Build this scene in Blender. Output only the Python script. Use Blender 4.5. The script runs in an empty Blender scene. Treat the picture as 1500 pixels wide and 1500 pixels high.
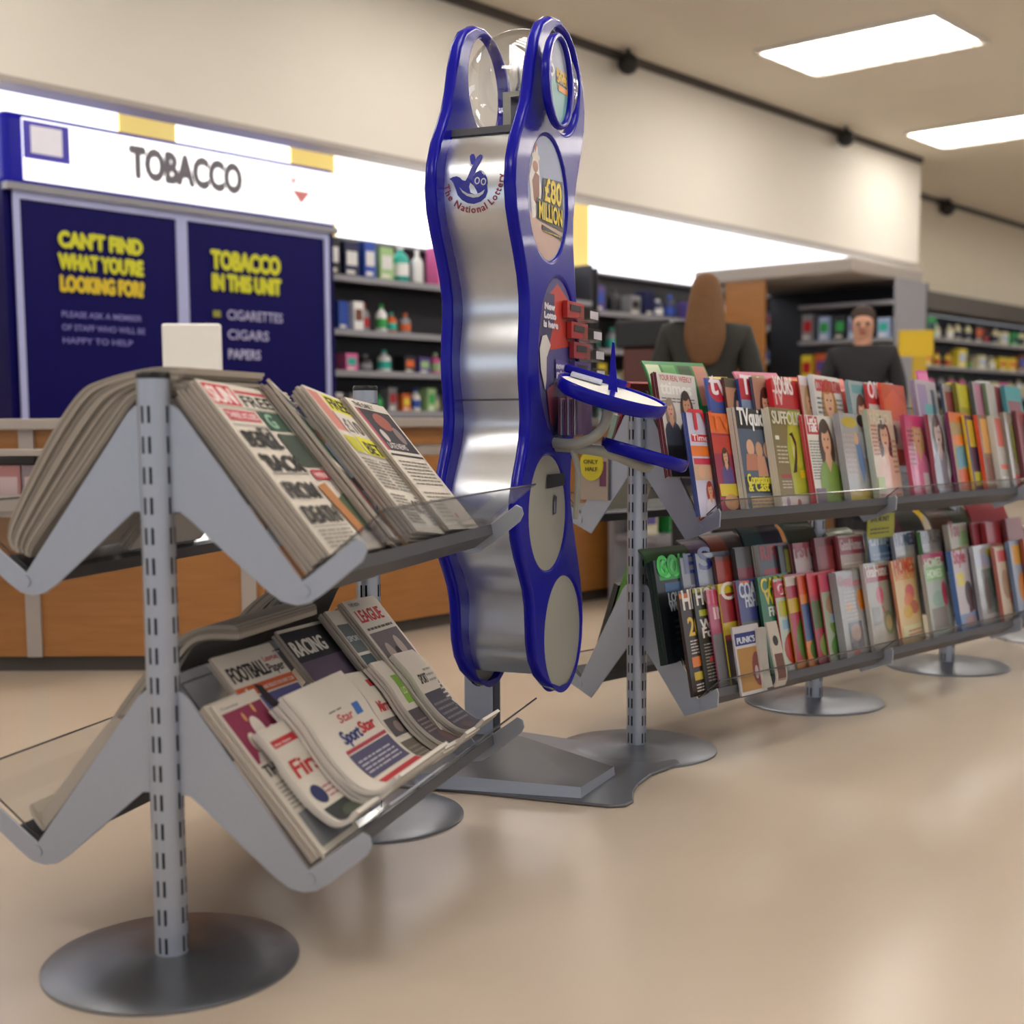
import bpy, math, random
from math import sin, cos, pi, radians, sqrt, asin, atan2
from mathutils import Matrix, Vector
random.seed(7)
C = bpy.context.scene.collection
SC = bpy.context.scene

# ------------------------------------------------------------------ camera
cam_d = bpy.data.cameras.new('camera'); cam = bpy.data.objects.new('camera', cam_d); C.objects.link(cam)
cam_d.sensor_fit = 'HORIZONTAL'; cam_d.sensor_width = 36; cam_d.lens = 36 * 1930 / 1500
cam_d.shift_y = (818.8 - 750) / 1500
cam.matrix_world = Matrix.Translation((0, 0, .919)) @ Matrix.Rotation(radians(90 - 5.88), 4, 'X') @ Matrix.Rotation(-radians(.3), 4, 'Z')
cam_d.clip_end = 100; cam_d.clip_start = .05
cam_d.dof.use_dof = True; cam_d.dof.focus_distance = 3.15; cam_d.dof.aperture_fstop = (36 * 1930 / 1500) / 1000 / .019
SC.camera = cam
# ------------------------------------------------------------------ world, exposure
w = bpy.data.worlds.new('world'); SC.world = w; w.use_nodes = True
w.node_tree.nodes['Background'].inputs[0].default_value = (.90, .93, 1.0, 1)
w.node_tree.nodes['Background'].inputs[1].default_value = .72
SC.view_settings.view_transform = 'Standard'; SC.view_settings.look = 'None'
SC.view_settings.exposure = 0.22; SC.view_settings.gamma = 1; SC.view_settings.use_curve_mapping = False
PANEL = 14.0          # strength of the ceiling light fittings
HEADER = 1.7          # strength of the lit headers over the wall shelving
SIGN = .95

# ------------------------------------------------------------------ helpers
def lin(c):
    if isinstance(c, str):
        c = tuple(int(c[i:i + 2], 16) / 255 for i in (0, 2, 4))
    return tuple((x / 12.92 if x <= .04045 else ((x + .055) / 1.055) ** 2.4) for x in c[:3])
MATS = {}
def mat(name, col=None, rough=.5, metal=0., emit=0., coat=0., noise=.0, nscale=30., bump=0., spec=.5, aniso=0.):
    m = bpy.data.materials.new(name); m.use_nodes = True; MATS[name] = m
    nt = m.node_tree; b = nt.nodes['Principled BSDF']; N = nt.nodes.new; L = nt.links.new
    b.inputs['Roughness'].default_value = rough; b.inputs['Metallic'].default_value = metal
    b.inputs['Coat Weight'].default_value = coat; b.inputs['Specular IOR Level'].default_value = spec
    if aniso: b.inputs['Anisotropic'].default_value = aniso
    if col is None:
        a = N('ShaderNodeAttribute'); a.attribute_name = 'Col'; src = a.outputs['Color']
    else:
        r = N('ShaderNodeRGB'); r.outputs[0].default_value = (*lin(col), 1); src = r.outputs[0]
    if noise or bump:
        tc = N('ShaderNodeTexCoord'); n = N('ShaderNodeTexNoise'); n.inputs['Scale'].default_value = nscale
        n.inputs['Detail'].default_value = 3
        L(tc.outputs['Object'], n.inputs['Vector'])
        if noise:
            mr = N('ShaderNodeMapRange'); mr.inputs['To Min'].default_value = 1 - noise; mr.inputs['To Max'].default_value = 1 + noise
            mx = N('ShaderNodeVectorMath'); mx.operation = 'SCALE'
            L(n.outputs['Fac'], mr.inputs['Value']); L(mr.outputs[0], mx.inputs['Scale']); L(src, mx.inputs[0]); src = mx.outputs[0]
        if bump:
            bp = N('ShaderNodeBump'); bp.inputs['Strength'].default_value = bump; bp.inputs['Distance'].default_value = .01
            L(n.outputs['Fac'], bp.inputs['Height']); L(bp.outputs[0], b.inputs['Normal'])
    L(src, b.inputs['Base Color'])
    if emit:
        L(src, b.inputs['Emission Color']); b.inputs['Emission Strength'].default_value = emit
    return m
mat('steel', 'acb2be', .36, .55, noise=.04, nscale=120)
mat('steel_dark', '5c5c60', .45, .4, noise=.05)
mat('disc_steel', '80838a', .34, .8, noise=.05, nscale=90)
mat('brushed', 'e2e7ee', .3, 1., noise=.03, nscale=60, aniso=.6)
mat('black', '0c0c0e', .4)
mat('slot_dark', '060608', .9, spec=.05)
mat('blue', '14149a', .26, 0, coat=.14, noise=.05, spec=.16)
mat('gloss_print', None, .32, coat=.25, noise=.02)
mat('shrink_print', None, .15, coat=.9, noise=.02, bump=.35, nscale=14)
mat('matte_print', None, .8, noise=.05, nscale=220)
mat('plastic', None, .35, noise=.03)
mat('cloth', None, .9, noise=.12, nscale=60)
mat('kiosk_grey', 'a3a398', .45, noise=.03)
mat('chrome', 'e0e0e0', .08, 1., noise=.01)
mat('white_board', 'f0eee6', .5, noise=.02)
mat('navy', '0e0850', .4, noise=.05, spec=.12)
mat('lit_sign', 'ffffff', .5, emit=SIGN, noise=.01)
mat('lit_header', 'f4f6ff', .5, emit=HEADER, noise=.01)
mat('lit_yellow', 'e8cf7a', .5, emit=.55, noise=.02)
mat('light_tube', 'fffaf4', .5, emit=PANEL, noise=.01)
mat('louvre', 'e9e6e0', .4, noise=.01)
mat('fascia', 'e0dbd0', .75, noise=.03, nscale=1.5)
mat('ceiling', 'e4dccd', .85, noise=.02, nscale=3)
mat('wall', 'd2c8b4', .8, noise=.03, nscale=2)
mat('dark_trim', '4a443e', .6, noise=.05)
mat('shelf_dark', '2a2a30', .5, noise=.1)
mat('shelf_grey', '8b8b92', .45, noise=.05)
mat('pale_trim', 'a79e96', .5, noise=.04)
# orange beech laminate
m = mat('wood', 'b06c28', .45); nt = m.node_tree; b = nt.nodes['Principled BSDF']
tc = nt.nodes.new('ShaderNodeTexCoord'); mp = nt.nodes.new('ShaderNodeMapping'); mp.inputs['Scale'].default_value = (1.5, 1.5, 14)
ns = nt.nodes.new('ShaderNodeTexNoise'); ns.inputs['Scale'].default_value = 3; ns.inputs['Detail'].default_value = 5
cr = nt.nodes.new('ShaderNodeValToRGB'); cr.color_ramp.elements[0].color = (*lin('8f5a26'), 1); cr.color_ramp.elements[1].color = (*lin('b27a3c'), 1)
for a_, b_ in ((tc.outputs['Object'], mp.inputs[0]), (mp.outputs[0], ns.inputs['Vector']), (ns.outputs['Fac'], cr.inputs[0]), (cr.outputs[0], b.inputs['Base Color'])): nt.links.new(a_, b_)
# polished vinyl floor with faint mottling
m = mat('floor_vinyl', 'd8bd98', .2, spec=.5); nt = m.node_tree; b = nt.nodes['Principled BSDF']
tc = nt.nodes.new('ShaderNodeTexCoord'); ns = nt.nodes.new('ShaderNodeTexNoise'); ns.inputs['Scale'].default_value = .8; ns.inputs['Detail'].default_value = 4
cr = nt.nodes.new('ShaderNodeValToRGB'); cr.color_ramp.elements[0].color = (*lin('b5a696'), 1); cr.color_ramp.elements[1].color = (*lin('cabcab'), 1)
n2 = nt.nodes.new('ShaderNodeTexNoise'); n2.inputs['Scale'].default_value = 3; mr = nt.nodes.new('ShaderNodeMapRange')
mr.inputs['To Min'].default_value = .24; mr.inputs['To Max'].default_value = .26
for a_, b_ in ((tc.outputs['Object'], ns.inputs['Vector']), (ns.outputs['Fac'], cr.inputs[0]), (cr.outputs[0], b.inputs['Base Color']),
               (tc.outputs['Object'], n2.inputs['Vector']), (n2.outputs['Fac'], mr.inputs[0]), (mr.outputs[0], b.inputs['Roughness'])): nt.links.new(a_, b_)
def clear(name, tint, edge):
    m = bpy.data.materials.new(name); m.use_nodes = True; MATS[name] = m; nt = m.node_tree; nt.nodes.clear(); N = nt.nodes.new; L = nt.links.new
    o = N('ShaderNodeOutputMaterial'); t = N('ShaderNodeBsdfTransparent'); g = N('ShaderNodeBsdfGlossy'); mx = N('ShaderNodeMixShader')
    l0 = N('ShaderNodeLayerWeight'); l0.inputs[0].default_value = .5; lw = N('ShaderNodeMath'); lw.operation = 'POWER'; lw.inputs[1].default_value = 3.5; L(l0.outputs['Facing'], lw.inputs[0])
    ad = N('ShaderNodeMath'); ad.operation = 'MULTIPLY_ADD'; ad.inputs[1].default_value = .55; ad.inputs[2].default_value = edge
    t.inputs[0].default_value = (*tint, 1); g.inputs['Roughness'].default_value = .06
    L(lw.outputs[0], ad.inputs[0]); L(ad.outputs[0], mx.inputs[0]); L(t.outputs[0], mx.inputs[1]); L(g.outputs[0], mx.inputs[2]); L(mx.outputs[0], o.inputs[0])
clear('acrylic', (.93, .94, .95), .02)
clear('sphere_clear', (.94, .95, .96), .09)
mat('acrylic_edge', '3a3b40', .15, coat=.5, noise=.02)

# glyph cache from Blender's own font
CH = sorted(set("ABCDEFGHIJKLMNOPQRSTUVWXYZabcdefghijklmnopqrstuvwxyz0123456789&'?!-.:£%"))
def _txt(s):
    c = bpy.data.curves.new('g', 'FONT'); c.body = s; c.resolution_u = 3; c.offset = .018
    o = bpy.data.objects.new('g', c); C.objects.link(o); return o
_g = {ch: _txt(ch) for ch in CH}; _w = {ch: _txt('H' + ch + 'H') for ch in CH + [' ']}; _hh = _txt('HH')
dg = bpy.context.evaluated_depsgraph_get()
def _grab(o):
    e = o.evaluated_get(dg); me = e.to_mesh()
    v = [(p.co.x, p.co.y) for p in me.vertices]; f = [tuple(p.vertices) for p in me.polygons]; e.to_mesh_clear(); return v, f
def _wid(o):
    v, f = _grab(o); xs = [p[0] for p in v]; return max(xs) - min(xs)
GL = {ch: _grab(o) for ch, o in _g.items()}; w0 = _wid(_hh); ADV = {ch: _wid(o) - w0 for ch, o in _w.items()}
for o in list(_g.values()) + list(_w.values()) + [_hh]:
    c = o.data; bpy.data.objects.remove(o); bpy.data.curves.remove(c)
CAP = max(p[1] for p in GL['H'][0])

class MB:
    """collects faces with a material slot and a printed colour"""
    def __init__(s): s.v = []; s.f = []; s.m = []; s.c = []; s.mats = []; s.smooth = []
    def slot(s, m):
        if m not in s.mats: s.mats.append(m)
        return s.mats.index(m)
    def add(s, vs, fs, m='plastic', col='ffffff', smooth=False):
        n = len(s.v); s.v += [tuple(p) for p in vs]; k = s.slot(m); c = lin(col)
        for f in fs: s.f.append(tuple(n + i for i in f)); s.m.append(k); s.c.append(c); s.smooth.append(smooth)
        return s
    def box(s, a, b, m='plastic', col='ffffff', M=None, skip=()):
        (x0, y0, z0), (x1, y1, z1) = a, b
        vs = [Vector(p) for p in ((x0,y0,z0),(x1,y0,z0),(x1,y1,z0),(x0,y1,z0),(x0,y0,z1),(x1,y0,z1),(x1,y1,z1),(x0,y1,z1))]
        if M: vs = [M @ p for p in vs]
        fs = [(0,3,2,1),(4,5,6,7),(0,1,5,4),(1,2,6,5),(2,3,7,6),(3,0,4,7)]
        return s.add(vs, [f for i, f in enumerate(fs) if i not in skip], m, col)
    def lathe(s, prof, seg=24, m='plastic', col='ffffff', ctr=(0, 0, 0), M=None, caps=True):
        vs = []
        for r, z in prof:
            for i in range(seg):
                p = Vector((ctr[0] + r * cos(2*pi*i/seg), ctr[1] + r * sin(2*pi*i/seg), ctr[2] + z)); vs.append(M @ p if M else p)
        fs = [(k*seg+i, k*seg+(i+1) % seg, (k+1)*seg+(i+1) % seg, (k+1)*seg+i) for k in range(len(prof)-1) for i in range(seg)]
        s.add(vs, fs, m, col, True)
        if caps:
            s.add(vs[:seg], [tuple(range(seg))[::-1]], m, col); s.add(vs[-seg:], [tuple(range(seg))], m, col)
        return s
    def prism(s, poly, fn, d0, d1, m='plastic', col='ffffff'):
        """poly [(a,b)], fn(a,b,d)->point"""
        n = len(poly); vs = [fn(a, b, d0) for a, b in poly] + [fn(a, b, d1) for a, b in poly]
        return s.add(vs, [tuple(range(n))[::-1], tuple(range(n, 2*n))] + [(i, (i+1) % n, n+(i+1) % n, n+i) for i in range(n)], m, col)
    def tube(s, pts, r, seg=10, m='plastic', col='ffffff'):
        pts = [Vector(p) for p in pts]; vs = []; up = Vector((0, 0, 1))
        for i, p in enumerate(pts):
            d = (pts[min(i+1, len(pts)-1)] - pts[max(i-1, 0)]).normalized()
            a = d.cross(up); a = a.normalized() if a.length > .05 else Vector((1, 0, 0)); b = a.cross(d)
            rr = r[i] if isinstance(r, (list, tuple)) else r
            for k in range(seg): vs.append(p + a*rr*cos(2*pi*k/seg) + b*rr*sin(2*pi*k/seg))
        fs = [(k*seg+i, k*seg+(i+1) % seg, (k+1)*seg+(i+1) % seg, (k+1)*seg+i) for k in range(len(pts)-1) for i in range(seg)]
        fs += [tuple(range(seg))[::-1], tuple(range((len(pts)-1)*seg, len(pts)*seg))]
        return s.add(vs, fs, m, col, True)
    def obj(s, name, parent=None, M=None, label=None, cat=None, group=None, kind=None):
        me = bpy.data.meshes.new(name); me.from_pydata(s.v, [], s.f)
        for m in s.mats: me.materials.append(MATS[m])
        me.polygons.foreach_set('material_index', s.m); me.polygons.foreach_set('use_smooth', s.smooth)
        at = me.color_attributes.new('Col', 'FLOAT_COLOR', 'CORNER'); arr = []
        for p, c in zip(me.polygons, s.c): arr += [c[0], c[1], c[2], 1.] * p.loop_total
        at.data.foreach_set('color', arr); me.update()
        if any(s.smooth): me.set_sharp_from_angle(angle=radians(42))
        o = bpy.data.objects.new(name, me); C.objects.link(o)
        if parent: o.parent = parent
        if M is not None: put(o, M)
        return tag(o, label, cat, group, kind)
def world(o): return (world(o.parent) if o.parent else Matrix()) @ o.matrix_basis
def put(o, M): o.matrix_basis = (world(o.parent).inverted() @ M) if o.parent else M
def tag(o, label=None, cat=None, group=None, kind=None):
    if label: o['label'] = label
    if cat: o['category'] = cat
    if group: o['group'] = group
    if kind: o['kind'] = kind
    return o
def empty(name, loc=(0, 0, 0), rz=0, label=None, cat=None, group=None):
    o = bpy.data.objects.new(name, None); C.objects.link(o); o.empty_display_size = .1
    o.location = loc; o.rotation_euler = (0, 0, rz); return tag(o, label, cat, group)
def struct(o): o['kind'] = 'structure'; return o
def bevel(o, wd=.004, seg=2):
    b = o.modifiers.new('b', 'BEVEL'); b.width = wd; b.segments = seg; b.limit_method = 'ANGLE'; return o
def copy_tree(o, parent=None):
    c = o.copy(); C.objects.link(c)
    if parent: c.parent = parent
    for ch in list(o.children): copy_tree(ch, c)
    return c
class Fr:
    """plan frame: s across, t along (t points away and to the right)"""
    def __init__(s, x, y, wd): s.x, s.y, s.w = x, y, radians(wd)
    def __call__(s, a, t, z): return Vector((s.x + a*cos(s.w) + t*sin(s.w), s.y - a*sin(s.w) + t*cos(s.w), z))
    @property
    def S(s): return Vector((cos(s.w), -sin(s.w), 0))
    @property
    def T(s): return Vector((sin(s.w), cos(s.w), 0))
    def M(s, a=0, t=0, z=0):   # local x = across, local y = along
        return Matrix.Translation(s(a, t, z)) @ Matrix.Rotation(-s.w, 4, 'Z')
R1 = Fr(-.589, 2.189, 16.9); R3 = Fr(.349, 3.654, 45.8); FB = Fr(-2.49, 6.65, 41)

# printing: decals laid on a page by a mapping fn(u, v, lift) with u, v in 0..1 of width and height
def ell(cu, cv, ru, rv, n=18): return [(cu + ru*cos(2*pi*i/n), cv + rv*sin(2*pi*i/n)) for i in range(n)]
class Page:
    def __init__(s, mb, fn, W, H, m, curved=False): s.mb, s.fn, s.W, s.H, s.m, s.k, s.cv, s.nb = mb, fn, W, H, m, 1, curved, False
    def poly(s, p, col):
        s.mb.add([s.fn(u, v, s.k*.00012) for u, v in p], [tuple(range(len(p)))], s.m, col); s.k += 1
    def rect(s, u0, v0, u1, v1, col, n=1):
        if s.cv: n = max(1, int((v1-v0)*40))
        for i in range(n):
            a, b = v0 + (v1-v0)*i/n, v0 + (v1-v0)*(i+1)/n
            s.mb.add([s.fn(u, v, s.k*.00012) for u, v in ((u0, a), (u1, a), (u1, b), (u0, b))], [(0, 1, 2, 3)], s.m, col)
        s.k += 1
    def text(s, u, v, h, txt, col, w=None, xs=1., ctr=False, bold=0):
        if not txt: return
        if bold:
            s.nb = True
            for d, e in ((-bold, 0), (bold, 0), (0, bold), (0, -bold)): s.text(u+d, v+e*s.W/s.H, h, txt, col, w, xs, ctr)
            s.nb = False; return
        if bold == 0 and h >= .1 and not s.nb:
            s.nb = True
            for d in (-.006, .006): s.text(u+d, v, h, txt, col, w, xs, ctr)
            s.nb = False; return
        sc = h * s.W / CAP; tot = sum(ADV[c] for c in txt) * sc / s.W
        if w: xs = w / tot
        if ctr: u -= tot * xs / 2
        for c in txt:
            if c != ' ':
                vs, fs = GL[c]
                s.mb.add([s.fn(u + x*sc*xs/s.W, v + y*sc/s.H, s.k*.00012) for x, y in vs], fs, s.m, col)
            u += ADV[c] * sc * xs / s.W
        s.k += 1
    def lines(s, u0, v0, u1, v1, n, col, th=.4):
        st = (v1 - v0) / n
        for i in range(n):
            u = u0
            while u < u1 - .02:
                L = min(u1 - u, random.uniform(.05, .16)); s.mb.add([s.fn(a, b, s.k*.00012) for a, b in ((u, v0+st*i), (u+L, v0+st*i), (u+L, v0+st*(i+th)), (u, v0+st*(i+th)))], [(0,1,2,3)], s.m, col); u += L + .018
        s.k += 1
    def fig(s, cu, v, h, hair, skin, top, long=True, r=1.):
        """a printed portrait: v = bottom, h = height as share of page height; r = width factor"""
        k = h * s.H / s.W * r      # share of width equal to h
        hu, hv = k*.155, h*.2
        fv = v + h*.76
        if long: s.poly(ell(cu, fv - h*.1, hu*1.45, hv*1.6), hair)
        s.poly([(cu - k*.34, v), (cu + k*.34, v), (cu + k*.33, v+h*.32), (cu + k*.25, v+h*.44), (cu + k*.08, v+h*.52), (cu - k*.08, v+h*.52), (cu - k*.25, v+h*.44), (cu - k*.33, v+h*.32)], top)
        s.poly([(cu - k*.1, v+h*.5), (cu, v+h*.36), (cu + k*.1, v+h*.5), (cu + k*.06, v+h*.66), (cu - k*.06, v+h*.66)], skin)
        s.poly(ell(cu, fv + h*.03, hu*1.12, hv*1.1), hair); s.poly(ell(cu, fv - h*.02, hu*.86, hv*.9), skin)
        s.poly(ell(cu - hu*.2, fv + hv*.72, hu*.8, hv*.38), hair)
        for d in (-1, 1): s.poly(ell(cu + d*hu*.34, fv, hu*.13, hv*.07, 8), '2a1a18')
        s.poly(ell(cu, fv - hv*.5, hu*.26, hv*.09, 8), 'a83a3a')

MAGW, MAGH = .215, .285
PAPER = 'd9d2c8'
def dec(pg, spec):
    for e in spec:
        k = e[0]
        if k == 'r': pg.rect(*e[1:])
        elif k == 't': pg.text(*e[1:6], **(e[6] if len(e) > 6 else {}))
        elif k == 'l': pg.lines(*e[1:])
        elif k == 'e': pg.poly(ell(*e[1:5]), e[5])
        elif k == 'g': pg.poly(e[1], e[2])
        elif k == 'f': pg.fig(*e[1:8], **(e[8] if len(e) > 8 else {}))
def book(W, H, T, bg, spec, m, edge=PAPER, spine=None, name='magazine'):
    """local: x width, z height, cover on the -y face, back at y = 0"""
    mb = MB(); y = -T
    mb.add([(0,y,0),(W,y,0),(W,y,H),(0,y,H)], [(0,1,2,3)], m, bg)
    mb.add([(0,0,0),(W,0,0),(W,0,H),(0,0,H)], [(3,2,1,0)], m, bg)
    sp = spine or bg
    mb.add([(0,0,0),(0,y,0),(0,y,H),(0,0,H)], [(0,1,2,3)], m, sp)                       # spine
    mb.add([(W,y,0),(W,0,0),(W,0,H),(W,y,H)], [(0,1,2,3)], m, edge)
    mb.add([(0,y,H),(W,y,H),(W,0,H),(0,0,H)], [(0,1,2,3)], m, edge); mb.add([(0,0,0),(W,0,0),(W,y,0),(0,y,0)], [(0,1,2,3)], m, edge)
    if spec: dec(Page(mb, lambda u, v, l: (u*W, y - l, v*H), W, H, m), spec)
    return mb
def bent(W, prof, T, bg, spec, m, edge=PAPER, inner='b9b2a8'):
    """a sheet bundle following prof [(out, up)] read from its bottom edge up; cover on the outer side"""
    # resample smooth
    P = [Vector(p) for p in prof]; Q = []
    for i in range(len(P)-1):
        p0, p1, p2, p3 = P[max(i-1, 0)], P[i], P[i+1], P[min(i+2, len(P)-1)]
        for k in range(4):
            t = k/4; Q.append(.5*((2*p1) + (p2-p0)*t + (2*p0-5*p1+4*p2-p3)*t*t + (3*p1-p0-3*p2+p3)*t**3))
    Q.append(P[-1]); n = len(Q); Ns = []
    for i in range(n):
        d = (Q[min(i+1, n-1)] - Q[max(i-1, 0)]).normalized(); Ns.append(Vector((d.y, -d.x)))
    Ls = [0]
    for i in range(n-1): Ls.append(Ls[-1] + (Q[i+1]-Q[i]).length)
    H = Ls[-1]
    def at(v, off):
        L = max(0, min(1, v)) * H; i = 0
        while i < n-2 and Ls[i+1] < L: i += 1
        f = (L - Ls[i]) / max(1e-6, Ls[i+1]-Ls[i]); return Q[i].lerp(Q[i+1], f) + Ns[i].lerp(Ns[i+1], f).normalized() * off
    mb = MB(); ST = [i/(2*n) for i in range(2*n+1)]
    for a, b in zip(ST, ST[1:]):
        o0, o1, i0, i1 = at(a, T), at(b, T), at(a, 0), at(b, 0)
        g = lambda x, p: (x, -p.x, p.y)
        mb.add([g(0,o0), g(W,o0), g(W,o1), g(0,o1)], [(0,1,2,3)], m, bg)
        mb.add([g(0,i0), g(W,i0), g(W,i1), g(0,i1)], [(3,2,1,0)], m, inner)
        mb.add([g(0,i0), g(0,o0), g(0,o1), g(0,i1)], [(0,1,2,3)], m, edge); mb.add([g(W,o0), g(W,i0), g(W,i1), g(W,o1)], [(0,1,2,3)], m, edge)
    for v, fl in ((0, 1), (1, 0)):
        o, i_ = at(v, T), at(v, 0); q = [g(0,o), g(W,o), g(W,i_), g(0,i_)]; mb.add(q, [(3,2,1,0) if fl else (0,1,2,3)], m, edge)
    if spec:
        def fn(u, v, l):
            p = at(v, T + l); return (u*W, -p.x, p.y)
        dec(Page(mb, fn, W, H, m, True), spec)
    return mb
def seat(R, side, s0, t, z0, lean, tilt=0., lift=0.):
    """matrix for a thing leaning on a tray: local x along, z up the slope, -y outward"""
    L = radians(lean); ta = radians(tilt); S, T_, Z = R.S*side, R.T*side, Vector((0, 0, 1))
    V = Z*sin(L) - S*cos(L); N = S*sin(L) + Z*cos(L); U = T_*cos(ta) - N*sin(ta); N2 = N*cos(ta) + T_*sin(ta)
    M = Matrix((( U.x, -N2.x, V.x, 0), (U.y, -N2.y, V.y, 0), (U.z, -N2.z, V.z, 0), (0, 0, 0, 1)))
    return Matrix.Translation(R(side*s0, t, z0) + N*lift) @ M
def link_copy(o, M):
    c = o.copy(); C.objects.link(c); c.matrix_basis = M; return c
def jig(a=.0015): return Matrix.Translation((random.uniform(-a, a), 0, random.uniform(-a, a)*2)) @ Matrix.Rotation(random.uniform(-.006, .006), 4, 'Y')

# ================================================================== THE ROOM
mb = MB(); mb.add([(-14,-6,0),(24,-6,0),(24,34,0),(-14,34,0)], [(0,1,2,3)], 'floor_vinyl'); struct(mb.obj('floor'))
mb = MB(); mb.box((-14,-6,3.75),(24,34,3.85), 'ceiling'); struct(mb.obj('ceiling'))
def fbox(s0, s1, t0, t1, z0, z1, m, name, col='ffffff'):
    mb = MB(); mb.box((s0, t0, z0), (s1, t1, z1), m, col); return mb.obj(name, M=FB.M())
struct(fbox(-.18, 0, -6, 10.58, 2.6, 3.75, 'fascia', 'wall_front'))
struct(fbox(-1.75, -1.65, -6, 12, 0, 3.75, 'wall', 'wall_back'))
struct(fbox(-1.65, -.18, -6, 10.58, 2.74, 2.79, 'fascia', 'ceiling_bay'))
struct(fbox(-1.1, -.95, 10.6, 32, 2.5, 3.75, 'wall', 'wall_side'))
struct(fbox(-.95, 8, 31, 31.2, 0, 3.75, 'wall', 'wall_far'))
struct(fbox(0, .03, -6, 10.58, 3.69, 3.75, 'dark_trim', 'trim_1'))
struct(fbox(-.95, -.92, 10.6, 31, 3.69, 3.75, 'dark_trim', 'trim_2'))
struct(fbox(0, .012, -6, 10.58, 2.6, 2.63, 'pale_trim', 'trim_3'))
struct(fbox(-.95, -.6, 10.6, 31, 2.28, 2.5, 'dark_trim', 'trim_4'))
# spotlights on the fascia top
for i, (s, t, lb) in enumerate(((.05, 5.05, 'black ball spotlight at the top of the bulkhead nearest the lottery stand'),
                                (.05, 8.62, 'black ball spotlight at the top of the bulkhead near its far end'),
                                (-.9, 13.3, 'black ball spotlight on the distant wall beyond the bulkhead'))):
    r = .085 if i < 2 else .1
    mb = MB(); mb.lathe([(.001, -r), (r*.6, -r*.8), (r*.95, -r*.3), (r, 0), (r*.9, r*.45), (r*.4, r*.9), (.02, r)], 16, 'black', ctr=(0, 0, 0))
    mb.tube([(0, 0, r*.8), (0, 0, r+.02)], .015, 8, 'black')
    mb.obj('ceiling_spotlight', M=FB.M(s + .06, t, 3.75 - r - .02), label=lb, cat='spotlight')
# ceiling light fittings on a lattice
def ceiling_light(P, label, group=None):
    t = empty('ceiling_light', P, -FB.w, label, 'ceiling light', group)
    mb = MB(); W, H = .72, .48
    for a, b in (((-W,-H,-.03),(W,-H+.03,0)), ((-W,H-.03,-.03),(W,H,0)), ((-W,-H+.03,-.03),(-W+.03,H-.03,0)), ((W-.03,-H+.03,-.03),(W,H-.03,0))): mb.box(a, b, 'louvre')
    mb.obj('frame', t)
    for k in range(4):
        y = -H + .06 + k*.225
        mb = MB(); mb.box((-W+.05, y, -.022), (W-.05, y+.125, -.004), 'light_tube'); mb.obj('diffuser', t)
    mb = MB()
    for k in range(11): x = -W + .09 + k*.124; mb.box((x, -H+.03, -.03), (x+.008, H-.03, -.023), 'louvre')
    mb.obj('louvre_blades', t)
    return t
L0 = Vector((2.73, 10.3, 3.749))
ceiling_light(L0, 'bright louvred ceiling panel, the larger of the two at upper right')
ceiling_light((4.72, 13.2, 3.749), 'bright louvred ceiling panel farther back, at the upper right edge')
for i, (a, b) in enumerate(((0, -3.5), (0, -7.), (0, -10.5), (3., 0), (3., -3.5), (3., -7.), (3., -10.5), (-3., -8.6), (6., -3.5), (6, -7), (6, 0), (3, 3.5), (3, 7), (0, 7), (0, 10.5), (3, 10.5))):  # unseen panels added on the same spacing to light floor and far walls
    P = L0 + FB.S*a + FB.T*b
    ceiling_light(P, 'louvred ceiling panel added out of view to light the shop floor', 'added ceiling panels over the floor')

# ---- counter
def seg_counter(A, B, depth, name, label):
    A, B = Vector(A), Vector(B); d = (B - A); L = d.length; d.normalize(); ang = atan2(d.y, d.x)
    t = empty(name, A, ang, label, 'counter')
    mb = MB(); mb.box((0, 0, .06), (L, depth, .78), 'wood'); mb.box((0, .03, 0), (L, depth, .06), 'dark_trim'); mb.obj('body', t)
    mb = MB(); mb.box((0, .01, .78), (L, depth, .83), 'pale_trim'); mb.obj('band', t)
    mb = MB(); mb.box((0, 0, .83), (L, depth, .905), 'wood'); mb.obj('upper_board', t)
    mb = MB(); mb.box((-.02, -.04, .905), (L+.02, depth+.02, .945), 'pale_trim'); bevel(mb.obj('worktop', t))
    return t, L
tA, LA = seg_counter((-4.2, 4.87, 0), (-.92, 4.87, 0), .55, 'service_counter', 'orange wood service counter facing the newspaper rack')
for x in (-1.79, -.985, -2.6, -3.4):
    mb = MB(); mb.box((x + 4.2 - .02, -.015, .06), (x + 4.2 + .035, 0, .905), 'pale_trim'); mb.obj('post', tA)
tB, LB = seg_counter((-.83, 5.34, 0), (2.2, 5.25 + 3.07/math.tan(radians(41)), 0), .5, 'service_counter', 'orange wood service counter running away behind the lottery stand')
mb = MB(); mb.box((-.9, 4.95, 0), (-.74, 5.3, .9), 'wood', 'ffffff'); mb.box((-.915, 4.95, .9), (-.72, 5.32, .945), 'pale_trim')
mb.obj('counter_end_post', label='brown wooden corner post joining the two counters', cat='post')
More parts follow.
